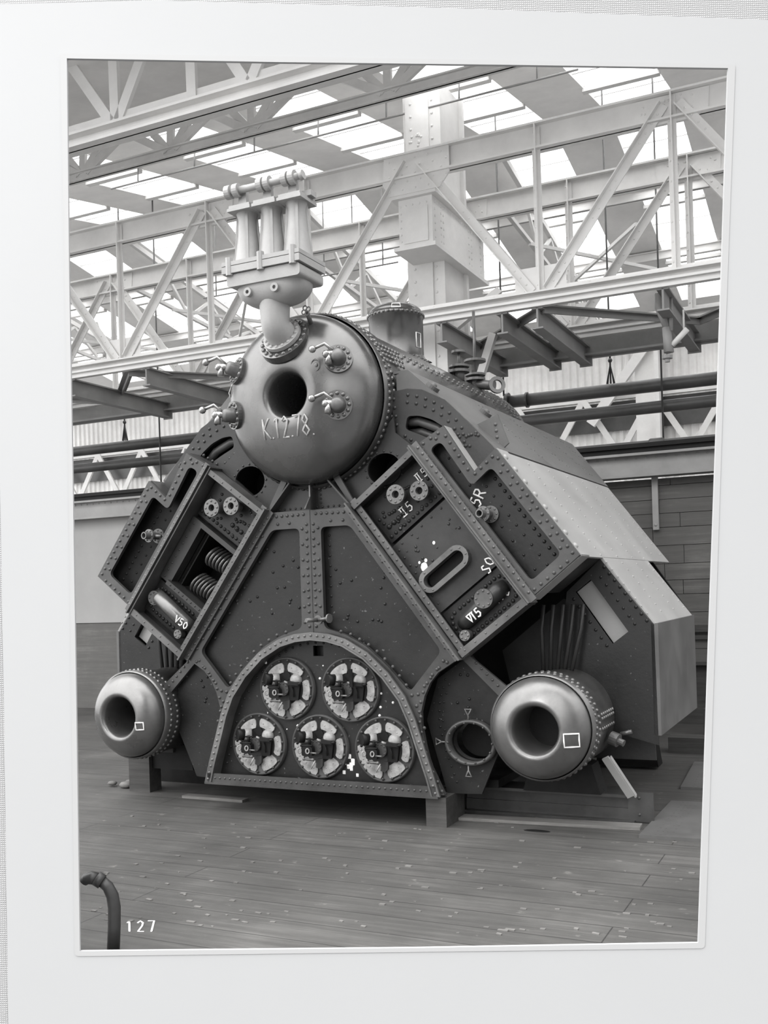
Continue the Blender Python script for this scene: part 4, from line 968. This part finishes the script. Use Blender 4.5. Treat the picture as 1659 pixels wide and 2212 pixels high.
    if k > 0: m.prism(hp, 0.10, 0.12, (), fpq)
    else: m.prism(hp, 0.10, 0.12, [[(0.46, 0.06), (1.00, 0.06), (1.00, 0.49), (0.46, 0.49)]], fpq)
    part(m, 'header_back_plate', M_PANEL)
    # upper tube plate with bolts and two pipe flanges
    m = MB(); m.prism([(0.06, 0.06), (0.40, 0.06), (0.40, 0.61), (0.06, 0.61)], 0.055, 0.10, (), fpq)
    for i in range(22): m.rivet(P3(random.uniform(0.09, 0.37), random.uniform(0.08, 0.60), 0.055), r=0.014)
    for q in [0.09 + 0.045 * i for i in range(12)]: m.rivet(P3(0.36, q, 0.055), r=0.016); 
    for q in [0.09 + 0.045 * i for i in range(5)]: m.rivet(P3(0.18 + q * 0.2, q, 0.055), r=0.016)
    for q in [0.12 + 0.05 * i for i in range(4)]: m.rivet(P3(0.29, q, 0.055), r=0.022)
    part(m, 'tube_plate', M_PANEL)
    for (px, py) in (((855, 1068), (906, 1060)) if k > 0 else ((500, 1093), (458, 1097))):
        sx, sz = L(px, py, -0.05)
        m = MB(); m.cyl((sx, 0.06, sz), (0, -1, 0), 0.04, 0.10, 18, 0.026); m.cyl((sx, -0.04, sz), (0, -1, 0), 0.072, 0.02, 26, 0.028); m.ring((sx, -0.06, sz), (0, -1, 0), 0.055, 8, 0.011)
        m.cyl((sx, 0.02, sz), (0, -1, 0), 0.028, 0.005, 14)
        pf = part(m, 'pipe_flange', M_EDGE)
        m = MB(); m.cyl((sx, -0.02, sz), (0, -1, 0), 0.0285, 0.003, 14); part(m, 'bore_shade', M_BLACK, pf)  # black disc as the shade down the pipe
    # lower header
    m = MB(); m.prism([(1.06, 0.05), (1.36, 0.05), (1.36, 0.62), (1.06, 0.62)], 0.06, 0.10, (), fpq)
    ring = rounded([(1.11, 0.07), (1.32, 0.07), (1.32, 0.60), (1.11, 0.60)], 0.08, 6)
    m.rivet_path([P3(a, b, 0.06) for a, b in ring + ring[:1]], 0.042, r=0.017); part(m, 'header_cover', M_PANEL)
    m = MB()
    if k > 0:
        m.tube([P3(1.22, 0.14, 0.06), P3(1.22, 0.17, 0.03), P3(1.20, 0.50, 0.03), P3(1.20, 0.56, 0.06)], [0.05, 0.06, 0.065, 0.05], 16); hh = part(m, 'hand_hole_header', M_PLATE)
        m = MB(); m.cyl(P3(1.19, 0.40, 0.02), (0, -1, 0), 0.070, 0.065, 28); m.ring(P3(1.19, 0.40, -0.045), (0, -1, 0), 0.055, 8, 0.010); part(m, 'hand_hole_cover', M_FLANGE, hh)
        m = MB(); c = P3(1.305, 0.12, 0.04); m.cyl(c, (0, -1, 0), 0.04, 0.07, 18); m.ring((c[0], c[1] - 0.07, c[2]), (0, -1, 0), 0.026, 5, 0.010); part(m, 'drain_flange', M_EDGE)
    else:
        m.tube([P3(1.19, 0.12, 0.04), P3(1.19, 0.16, 0.0), P3(1.17, 0.50, 0.0), P3(1.17, 0.55, 0.04)], [0.05, 0.062, 0.062, 0.05], 18); part(m, 'hand_hole_header', M_MUD)
        m = MB(); c = P3(1.19, 0.53, 0.02); m.cyl(c, (0, -1, 0), 0.06, 0.05, 22); m.ring((c[0], c[1] - 0.05, c[2]), (0, -1, 0), 0.045, 8, 0.009); part(m, 'end_flange', M_FRAME)
        m = MB(); c = P3(1.30, 0.17, 0.04); m.cyl(c, (0, -1, 0), 0.038, 0.06, 18); m.ring((c[0], c[1] - 0.06, c[2]), (0, -1, 0), 0.025, 5, 0.009); part(m, 'drain_flange', M_EDGE)
    if k > 0:
        # inspection door with its slotted frame
        m = MB(); dp = [(0.43, 0.05), (1.05, 0.05), (1.05, 0.60), (0.43, 0.60)]; sc = (0.83, 0.285)
        def slot(hl, r, n=10):
            out = []
            for i in range(n + 1): t = -PI / 2 + PI * i / n; out.append((sc[0] + r * math.sin(t), sc[1] + hl + r * math.cos(t)))
            for i in range(n + 1): t = PI / 2 + PI * i / n; out.append((sc[0] + r * math.sin(t), sc[1] - hl + r * math.cos(t)))
            return out
        m.prism(dp, 0.035, 0.055, [slot(0.135, 0.048)], fpq)
        m.rivets(P3(0.45, 0.08, 0.035), P3(1.02, 0.08, 0.035), 0.075, r=0.010); m.rivets(P3(0.46, 0.08, 0.035), P3(0.46, 0.58, 0.035), 0.1, r=0.010)
        for i in range(14): m.rivet(P3(random.uniform(0.5, 0.72), random.uniform(0.1, 0.55), 0.035), r=random.uniform(0.007, 0.013))
        dr = part(m, 'inspection_door', M_PLATE)
        m = MB(); m.prism(slot(0.135, 0.088), -0.02, 0.035, [slot(0.135, 0.05)], fpq)
        for (a, b) in slot(0.135, 0.07)[::3]: m.rivet(P3(a, b, -0.02), r=0.008)
        part(m, 'slot_frame', M_EDGE, dr)
        m = MB(); m.prism(slot(0.13, 0.05), 0.075, 0.08, (), fpq); part(m, 'slot_shade', M_BLACK, dr)  # black sheet as the shade behind the slot
        for (pp_, qq_, rr_) in ((0.71, 0.16, 0.03), (0.68, 0.20, 0.013), (0.62, 0.33, 0.012), (0.66, 0.15, 0.010)):
            m = MB(); m.sphere(P3(pp_, qq_, 0.033), rr_, 8, (1, 0.1, 1.2)); part(m, 'plaster_splash', M_CHALK, dr)
    else:
        m = MB()
        for (p, q0, q1) in ((0.44, 0.04, 0.50), (1.02, 0.02, 0.52)): m.prism([(p - 0.02, q0), (p + 0.02, q0), (p + 0.02, q1), (p - 0.02, q1)], 0.0, 0.10, (), fpq)
        m.prism([(0.43, 0.50), (1.03, 0.50), (1.03, 0.62), (0.43, 0.62)], 0.03, 0.10, (), fpq)
        for i in range(9): m.rivet(P3(0.48 + i * 0.065, 0.58, 0.03), r=0.010); m.rivet(P3(1.02, 0.07 + i * 0.05, 0.0), r=0.009)
        part(m, 'door_frame', M_PLATE)
        m = MB(); m.prism([(0.45, 0.04), (1.01, 0.04), (1.01, 0.49), (0.45, 0.49)], 0.42, 0.44, (), fpq); m.prism([(0.45, 0.44), (1.01, 0.44), (1.01, 0.45), (0.45, 0.45)], 0.10, 0.42, (), fpq); part(m, 'header_recess', M_BLACK)
        for cl, p0 in ((0, 0.66), (1, 0.93)):
            for j in range(9):
                m = MB(); q = 0.37 - j * 0.036; cx = p0 - 0.006 * j
                pts = []
                for i in range(11):
                    t = -0.5 + (PI * 1.0) * i / 10
                    pts.append(P3(cx + 0.085 * math.cos(t + PI / 2), q + 0.05 * math.cos(t + PI / 2) * 0.3 + 0.012, 0.20 - 0.10 * math.sin(t + PI / 2 - 0.3)))
                pts = [P3(cx + 0.09 * math.cos(PI * i / 10), q, 0.24 - 0.12 * math.sin(PI * i / 10)) for i in range(11)]
                m.tube(pts, 0.0125, 8); part(m, 'superheater_tube', M_COIL)
    # chalk marks
    m = MB()
    if k > 0:
        def along(px, py, d, ang):
            s0_, z0_ = L(px, py, d); ca, sa = math.cos(ang), math.sin(ang)
            return lambda a, b: (s0_ + a * ca - b * sa, d, z0_ + a * sa + b * ca)
        A_ = math.radians(36.8)
        write(m, ['II', '5'], along(872, 1118, 0.05, A_), 0.07, 0.95, 0.005); write(m, ['II', '5'], along(905, 1043, 0.05, A_), 0.065, 0.95, 0.005)
        write(m, ['VI', '5'], along(1018, 1347, -0.035, A_), 0.062, 0.9, 0.006); write(m, ['VI', '6'], along(1074, 1306, 0.05, A_), 0.075, 0.9, 0.006)
        write(m, ['5', 'R'], along(1036, 1096, 0.085, math.radians(62)), 0.085, 0.8, 0.007); write(m, ['S', '0'], along(1058, 1240, 0.03, math.radians(65)), 0.075, 0.8, 0.006)
    else:
        def along(px, py, d, ang):
            s0_, z0_ = L(px, py, d); ca, sa = math.cos(ang), math.sin(ang)
            return lambda a, b: (s0_ + a * ca - b * sa, d, z0_ + a * sa + b * ca)
        write(m, ['V', '5', '0'], along(376, 1342, -0.085, math.radians(-33)), 0.06, 0.8, 0.005)
    part(m, 'chalk_mark', M_CHALK, label='white chalked numbers on the %s side' % side)

    # --- hopper behind the outer frame: sloping casing running back
    def PQd(p, q): return F(p, q)
    m = MB()
    up_ = [F(0.42, 1.12), F(1.39, 1.12), F(1.39, 1.105), F(0.42, 1.105)]
    m.prism(up_, 0.0, 3.36)
    lo_ = [F(1.385, 1.12), F(2.0, 1.12), F(2.0, 1.10), F(1.385, 1.10)]
    m.prism(lo_, 0.62, 2.3)
    ns = Vector((k * 0.801, 0, 0.599))
    for d in (0.62, 1.15, 1.7, 2.2, 2.75, 3.2):
        for i in range(22):
            p = 0.48 + i * 0.068
            if d > 2.25 and p > 1.36: continue
            a, b = F(p, 1.12); m.rivet((a, d, b), ns, 0.010)
    for i in range(8):
        a, b = F(0.5 + i * 0.115, 1.13); m.rivet((a, 0.03, b), ns, 0.024)
    part(m, 'slope_sheet', M_SHEET)
    m = MB()                                # outer wall below the slope and lower back casing
    sx, sz = F(2.0, 1.12)
    xo = sx + k * 0.02
    m.box(min(sx - k * 0.03, xo), max(sx - k * 0.03, xo), 0.62, 2.3, 0.62, sz); part(m, 'outer_wall_sheet', M_SIDE)
    m = MB()
    fr = [F(1.385, 1.11), F(2.0, 1.11), (sx, 0.55), (k * 1.7, 0.75), F(1.42, 0.75)]
    pan = [F(1.46, 0.80), F(1.46, 0.95), F(1.93, 0.93), F(1.93, 0.78)]
    m.prism(fr, 0.62, 0.64, [pan])
    m.rivets((F(1.42, 1.085)[0], 0.62, F(1.42, 1.085)[1]), (F(1.98, 1.085)[0], 0.62, F(1.98, 1.085)[1]), 0.06); m.rivets((F(1.46, 1.02)[0], 0.62, F(1.46, 1.02)[1]), (F(1.95, 1.0)[0], 0.62, F(1.95, 1.0)[1]), 0.07, r=0.012); m.rivets((F(1.46, 0.76)[0], 0.62, F(1.46, 0.76)[1]), (F(1.95, 0.74)[0], 0.62, F(1.95, 0.74)[1]), 0.07, r=0.014)
    part(m, 'step_front_plate', M_PANEL)
    m = MB(); m.prism(pan, 0.68, 0.70); part(m, 'step_inner_sheet', M_SHEET)
    m = MB(); up2 = [F(1.37, 0.70), F(1.37, 1.11), F(1.385, 1.11), F(1.385, 0.70)]; m.prism(up2, 0.0, 0.64); m.prism([F(0.05, 0.66), F(0.44, 0.89), F(1.38, 1.10), F(1.38, 0.66)], 0.12, 0.14); part(m, 'frame_floor_plate', M_PLATE)
    # bank of down-tubes between header and mud drum, and dark casing behind
    m = MB(); m.prism(mir([(1.22, 1.22), (1.73, 1.62), (2.0, 1.55), (2.35, 1.2), (2.40, 0.40), (1.4, 0.40)], k), 0.85, 0.87); part(m, 'rear_casing', M_PLATE)  # casing tone raised to stand in for glare here
    m = MB(); m.prism(mir([(1.22, 1.24), (1.18, 1.20), (1.47, 0.92), (1.56, 0.97)], k), 0.10, 0.13); m.rivets((k * 1.26, 0.10, 1.20), (k * 1.50, 0.10, 0.96), 0.055, r=0.012); part(m, 'skirt_strip', M_FRAME)
    for j in range(5):
        m = MB(); x0_ = 1.56 + 0.075 * j
        m.tube([(k * (x0_ + 0.10), 0.55, 1.58), (k * (x0_ + 0.08), 0.55, 1.40), (k * (1.66 + 0.05 * j), 0.5, 1.04)], 0.016, 10); part(m, 'down_tube', M_PLATE)
    # --- mud drum
    MS, MZ, MR = k * 1.79, 0.745, 0.352
    m = MB(); m.lathe([(MR + 0.008, 0.0), (MR + 0.022, 0.01), (MR + 0.022, 0.22), (MR + 0.008, 0.23), (MR + 0.008, 3.2), (0.0, 3.3)], (MS, -0.03, MZ), (0, 1, 0), 56)
    for row, d in enumerate((0.04, 0.12)):
        for i in range(52):
            t = 2 * PI * (i + 0.5 * row) / 52; m.rivet((MS + math.cos(t) * (MR + 0.022), d, MZ + math.sin(t) * (MR + 0.022)), (math.cos(t), 0, math.sin(t)), 0.016)
    for t in (-0.10, 0.10, 0.18):
        tt = t if k > 0 else PI - t
        for j in range(22): m.rivet((MS + math.cos(tt) * (MR + 0.01), 0.25 + j * 0.055, MZ + math.sin(tt) * (MR + 0.01)), (math.cos(tt), 0, math.sin(tt)), 0.016)
    md = part(m, 'mud_drum', M_MUD)
    hp_ = [(0.158, 0.24), (0.158, -0.08), (0.162, -0.125), (0.174, -0.148), (0.192, -0.158)]
    for i in range(1, 19):
        r = 0.192 + (MR - 0.192) * math.sin(PI / 2 * i / 18); hp_.append((r, -0.19 * math.sqrt(max(0, 1 - (r / MR) ** 2)) * 1.0 - 0.0))
    hp_ += [(MR, 0.03)]
    m = MB(); m.lathe(hp_, (MS, -0.03, MZ), (0, 1, 0), 56); part(m, 'drum_head', M_MUD, md)
    m = MB(); m.lathe([(0.158, 0.23), (0.0, 0.23)], (MS, -0.03, MZ), (0, 1, 0), 32); part(m, 'manhole_shade', M_BLACK, md)  # hole closed with black in place of inner shade
    def mh(a, b): r = min(math.hypot(a, b), MR * 0.995); return (MS + a, -0.034 - 0.19 * math.sqrt(1 - (r / MR) ** 2), MZ + b)
    m = MB(); cx_, cz_ = (0.25, -0.06) if k > 0 else (0.215, -0.07); hw = 0.045 if k > 0 else 0.03
    m.tube([mh(cx_ + u * hw, cz_ + v * hw) for u, v in ((-1, -1), (0, -1), (1, -1), (1, 0), (1, 1), (0, 1), (-1, 1), (-1, 0))], 0.006, 5, closed=True); part(m, 'chalk_square', M_CHALK, md)
    # saddle under the drum
    m = MB(); m.prism(mir([(1.50, 0.21), (2.08, 0.21), (2.02, 0.42), (1.93, 0.44), (1.65, 0.44), (1.56, 0.42)], k), 0.42, 0.62); part(m, 'drum_saddle', M_BLACK)
    m = MB(); m.prism(mir([(1.50, 0.03), (2.08, 0.03), (2.02, 0.42), (1.93, 0.44), (1.65, 0.44), (1.56, 0.42)], k), 2.6, 2.8); part(m, 'drum_saddle', M_BLACK)
    # manhole wing plate at the foot
    wing = mir([(1.215, 1.24), (1.43, 0.97), (1.47, 0.66), (1.36, 0.42), (1.27, 0.22), (1.0, 0.21), (0.85, 0.75), (0.95, 1.06)], k)
    mc = (1.215 * k, 0.60)
    m = MB()
    if k > 0: m.prism(wing, 0.16, 0.19, [circ(mc, 0.165, 32, 0.14)])
    else: m.prism(wing, 0.16, 0.19)
    m.rivet_path([(k * (a + 0.03), 0.16, b) for a, b in ((0.99, 1.08), (0.93, 0.90), (0.92, 0.74), (0.96, 0.55), (1.06, 0.26))], 0.06, r=0.010)
    m.rivet_path([(k * (a + 0.06), 0.16, b) for a, b in ((0.99, 1.05), (0.93, 0.88), (0.92, 0.74), (0.96, 0.55))], 0.07, r=0.009)
    for i in range(5): m.rivet((k * random.uniform(1.1, 1.35), 0.16, random.uniform(0.8, 1.1)), r=0.013)
    part(m, 'wing_plate', M_PANEL)
    if k > 0:
        m = MB(); m.lathe([(1.0, 0.0), (1.16, 0.0), (1.20, 0.02), (1.2, 0.05), (1.14, 0.075), (1.0, 0.07), (0.99, -0.10)], (0, 0, 0), (0, -1, 0), 40)
        m.v = [Vector((mc[0] + p.x * 0.170, 0.16 + p.y, mc[1] + p.z * 0.142)) for p in m.v]
        for i in range(14): t = 2 * PI * i / 14; m.rivet((mc[0] + 0.172 * math.cos(t), 0.085, mc[1] + 0.147 * math.sin(t)), r=0.009)
        ring_o = part(m, 'manhole_ring', M_FRAME)
        m = MB(); m.prism(circ(mc, 0.16, 32, 0.137), 0.34, 0.35); part(m, 'manhole_shade', M_BLACK, ring_o)  # black oval painted as the darkness behind the ring
        for (dx, dz, an) in ((-0.01, 0.20, 0), (-0.02, -0.20, PI), (-0.225, 0.0, PI / 2)):
            m = MB(); c = Vector((mc[0] + dx, 0.10, mc[1] + dz)); ca, sa = math.cos(an), math.sin(an)
            def R(a, b): return c + Vector((a * ca - b * sa, 0, a * sa + b * ca))
            m.tube([R(0, -0.05), R(0, 0.0), R(-0.024, 0.045), R(0.024, 0.045), R(0, 0.0)], 0.007, 6); part(m, 'wing_nut', M_EDGE, ring_o)
m = MB(); m.prism([(-0.37, 2.36), (0.37, 2.36), (0.17, 2.60), (-0.17, 2.60)], 0.06, 0.08); m.rivets((-0.34, 0.06, 2.385), (0.34, 0.06, 2.385), 0.05, r=0.010); m.rivets((0.06, 0.06, 2.40), (0.06, 0.06, 2.56), 0.035, r=0.009); part(m, 'throat_plate', M_PLATE)
m = MB(); m.prism([(0.0, 2.365), (0.012, 2.365), (0.012, 2.55), (0.0, 2.55)], -0.02, 0.06); m.add([(0.0, -0.10, 2.365), (0.012, -0.10, 2.365), (0.012, 0.06, 2.365), (0.0, 0.06, 2.365), (0.0, 0.06, 2.56), (0.012, 0.06, 2.56)], [(0, 1, 2, 3), (0, 1, 5, 4), (0, 3, 4), (1, 2, 5), (2, 3, 4, 5)]); part(m, 'rib', M_EDGE)
# black sheet added inside the boiler so that no light comes through from behind
m = MB(); m.prism([(-0.9, 0.26), (0.9, 0.26), (1.15, 1.22), (0.4, 2.3), (-0.4, 2.3), (-1.15, 1.22)], 0.22, 0.24); m.box(-1.35, 1.35, 0.3, 3.2, 0.24, 0.30); part(m, 'furnace_light_block', M_BLACK)
m = MB(); m.prism([(-1.7, 0.4), (1.7, 0.4), (2.3, 1.4), (1.5, 2.6), (0.7, 3.1), (-0.7, 3.1), (-1.5, 2.6), (-2.3, 1.4)], 3.3, 3.34); part(m, 'rear_plate', M_BLACK)
# strap and strut at the right mud drum
m = MB(); p0 = Vector((1.79 + 0.36, 0.30, 0.50)); p1 = Vector((2.30, 0.40, 0.215)); m.bar(p0, p1, 0.05, 0.02); m.bar(p0 + Vector((0.03, 0.03, 0)), p1 + Vector((0.03, 0.03, 0)), 0.012, 0.05); m.rivet(p0.lerp(p1, 0.2), r=0.01); m.rivet(p0.lerp(p1, 0.85), r=0.01); part(m, 'strut', M_SHEET)
m = MB(); m.cyl((2.16, 0.45, 0.62), (0.9, -0.2, -0.3), 0.05, 0.06, 16); m.cyl((2.21, 0.44, 0.60), (0.9, -0.2, -0.3), 0.025, 0.05, 10); m.tube([(2.22, 0.5, 0.64), (2.3, 0.5, 0.66)], 0.016, 8); part(m, 'blow_down_cock', M_EDGE)

# ================================================================== what the boiler stands on, and the floor's clutter
t = thing('sill_beam', 'long riveted steel sill beam under the right mud drum', 'beam', (1.7, 0.55, 0))
m = MB(); m.box(1.0, 2.30, 0.55, 0.57, 0.02, 0.20); m.box(1.0, 2.30, 0.48, 0.70, 0.0, 0.02); m.box(1.0, 2.25, 0.46, 0.72, 0.19, 0.212); m.rivets((1.05, 0.55, 0.075), (2.25, 0.55, 0.075), 0.085, r=0.011); m.box(1.0, 2.28, 0.535, 0.55, 0.02, 0.10); m.build('web', M_FRAME, t)
m = MB(); m.box(2.25, 2.43, 0.53, 0.55, 0.01, 0.22); m.rivet((2.33, 0.53, 0.18), r=0.012); m.rivet((2.33, 0.53, 0.06), r=0.012); m.build('end_plate', M_FRAME, t)
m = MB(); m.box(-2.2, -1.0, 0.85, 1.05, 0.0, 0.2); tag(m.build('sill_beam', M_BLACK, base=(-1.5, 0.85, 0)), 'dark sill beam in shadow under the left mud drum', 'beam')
m = MB(); m.box(0.90, 1.06, -0.02, 0.34, 0.0, 0.214)
tag(m.build('timber_block', M_TIMBER, base=(1.0, 0.1, 0)), 'squared timber block propping the front corner of the boiler', 'block')
m = MB(); m.box(-2.18, -1.95, 0.38, 0.54, 0.0, 0.36); m.box(-2.28, -1.7, 0.4, 0.54, 0.36, 0.40)
tag(m.build('timber_block', M_TIMBER, base=(-2.1, 0.4, 0)), 'dark timber block standing under the left mud drum', 'block')
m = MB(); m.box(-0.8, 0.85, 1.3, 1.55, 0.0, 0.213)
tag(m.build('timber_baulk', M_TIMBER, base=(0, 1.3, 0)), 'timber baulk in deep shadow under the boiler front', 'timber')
def floor_pt(px, py): r = ray(px, py); tt = -EYE / r.z; p = Vector((0, 0, EYE)) + r * tt; return ((p - ORG).dot(U), (p - ORG).dot(V))
# perforated plates at the right
for (corners, lb) in (([(1380, 1810), (1512, 1822), (1516, 1765), (1450, 1735)], 'perforated steel plate lying flat on the floor at the right edge'),
                      ([(1470, 1705), (1518, 1712), (1522, 1655), (1500, 1650)], 'plain steel plate lying behind the perforated one at the right edge')):
    q = [floor_pt(*c) for c in corners]; q = [q[0], (q[0][0] + 1.1, q[0][1] + 0.03), (q[0][0] + 1.1, q[3][1] + 0.05), q[3]]
    m = MB(); m.prism(q, 0.0, 0.022, fn=lambda a, b, h: (a, b, h))
    if 'perforated' in lb:
        for i in range(12):
            for j in range(4):
                a, b = Vector(q[0]).lerp(Vector(q[3]), (i + 0.5) / 12); m.cyl((a + 0.10 + j * 0.035, b, 0.022), (0, 0, 1), 0.008, 0.001, 6)
    tag(m.build('steel_plate', M_SIDE, base=(q[0][0], q[0][1], 0)), lb, 'plate', 'steel plates lying on the floor')
# pale boards and splinters in front of the base
a = floor_pt(960, 1790)
m = MB(); p0, p1 = floor_pt(985, 1768), floor_pt(1385, 1790)
m.bar((p0[0], p0[1], 0.012), (p1[0], p1[1], 0.012), 0.13, 0.022, (0, 0, 1)); tag(m.build('loose_board', M_TIMBERPALE, base=(p0[0], p0[1], 0)), 'pale loose board on the floor in front of the sill beam', 'board')
m = MB(); p0, p1 = floor_pt(400, 1722), floor_pt(530, 1732)
m.bar((p0[0], p0[1], 0.012), (p1[0], p1[1], 0.012), 0.09, 0.022, (0, 0, 1)); tag(m.build('loose_board', M_TIMBERPALE, base=(p0[0], p0[1], 0)), 'pale broken board by the boiler base, left of the burners', 'board')
m = MB(); p = floor_pt(1160, 1795); m.sphere((p[0], p[1], 0.0), 0.1, 12, (1.0, 0.35, 0.06)); tag(m.build('oil_puddle', M_BLACK, base=(p[0], p[1], 0)), 'flat dark oil patch on the floor before the pale board', 'puddle')
random.seed(3)
ch = MB()
for i in range(150):
    px, py = random.uniform(200, 1500), random.uniform(1760, 2030)
    p = floor_pt(px, py); r = random.uniform(0.004, 0.011)
    ch.obox((p[0], p[1], r * 0.3), (r * random.uniform(1, 2.6), random.uniform(-.004, .004), 0), (0, r, 0), (0, 0, r * 0.3))
tag(ch.build('wood_chips', M_TIMBERPALE), 'pale chips and specks scattered over the plank floor', 'chips', kind='stuff')
# rags or scrap beside the left block
m = MB(); p = floor_pt(275, 1700)
for i in range(9): m.sphere((p[0] + random.uniform(-0.2, 0.25), p[1] + random.uniform(-0.05, 0.12), 0.03), random.uniform(0.03, 0.07), 8, (1.4, 1, 0.6))
tag(m.build('rag_heap', M_TIMBERPALE, base=(p[0], p[1], 0)), 'crumpled heap of rags beside the left timber block', 'rags')

# bent standpipe in the near left corner
Y0 = 4.86
def nearp(px, py, Y=Y0): w = at_y(px, py, Y); r = w - ORG; return (r.dot(U), r.dot(V), w.z)
b0 = nearp(243, 2048); t = thing('standpipe', 'bent dark standpipe with a spout at the lower left corner', 'pipe', (b0[0], b0[1], 0))
pp = [nearp(245, 2060), nearp(247, 2000), nearp(247, 1960), nearp(243, 1935), nearp(233, 1915), nearp(218, 1902)]
pp[0] = (pp[0][0], pp[0][1], 0.0)
m = MB(); m.tube(pp, [0.031, 0.031, 0.031, 0.030, 0.028, 0.027], 18); m.build('pipe_bend', M_PLATE, t)
m = MB(); m.tube([nearp(221, 1905), nearp(208, 1897)], [0.036, 0.036], 18); m.tube([nearp(210, 1899), nearp(198, 1896), nearp(186, 1899), nearp(180, 1906)], [0.031, 0.032, 0.028, 0.022], 16); m.build('spout', M_PLATE, t)
# number belonging to the print, added here on the floor boards
m = MB(); c0 = floor_pt(273, 2013); c1 = floor_pt(332, 2013); c2 = floor_pt(273, 1990)
ex = (Vector(c1) - Vector(c0)) / 0.059; ey = (Vector(c2) - Vector(c0)) / 0.023
def onfl(a, b): v = Vector(c0) + ex * a + ey * b; return (v.x, v.y, 0.003)
GLs = dict(GL); write(m, ['1', '2', '7'], lambda a, b: onfl(a, b), 0.023, 1.05, 0.0055)
m.v = [Vector((p.x, p.y, min(p.z, 0.004) if p.z > 0 else 0.0005)) for p in m.v]
tag(m.build('print_number', M_NUM, base=(c0[0], c0[1], 0)), 'white number 127 of the print, added small on the floor in the near left corner', 'number')

# ================================================================== white mount board with its window, and the linen behind it
MY = 4.70
def mp(px, py): w = at_y(px, py, MY); return (w.x, w.z)
opening = [mp(145, 127), mp(600, 135), mp(1100, 141), mp(1572, 148), mp(1548, 900), mp(1530, 1400), mp(1520, 1700), mp(1508, 2036), mp(900, 2047), mp(173, 2054), mp(165, 1500), mp(157, 1000), mp(150, 600)]
sheet = rounded([mp(130, 115), mp(1588, 139), mp(1560, 900), mp(1522, 2048), mp(162, 2065), mp(148, 1000)], 0.02)
brd = [mp(-6, 9), mp(340, 1), mp(640, 9), mp(960, 17), mp(1659, 43), mp(1800, 48), mp(1800, 2400), mp(24, 2400), mp(18, 2212), mp(8, 1500), mp(0, 1040), mp(-6, 700)]
wfn = lambda a, b, h: (a, h, b)
m = MB(); m.prism(brd, MY, MY + 0.012, [opening], wfn)
c = mp(865, 2212)
mount = tag(m.build('mount_board', M_BOARD, base=(c[0], MY, 0), world=True), 'large white card mount with a rectangular window framing the workshop', 'mount board')
m = MB(); m.prism(sheet, MY - 0.004, MY - 0.0002, [opening], wfn)
mm = m.build('print_margin', M_MARGIN, mount); 
m = MB(); hole2 = [mp(120, 100), mp(1600, 120), mp(1540, 2070), mp(150, 2085)]
m.prism([mp(-400, -300), mp(2100, -300), mp(2100, 2500), mp(-400, 2500)], MY + 0.016, MY + 0.022, [hole2], wfn)
tag(m.build('linen_cloth', M_LINEN, base=(c[0], MY + 0.016, 0), world=True), 'coarse white linen cloth showing along the top and left of the mount', 'cloth')
for o in bpy.data.objects:
    if '_base' in o: del o['_base']
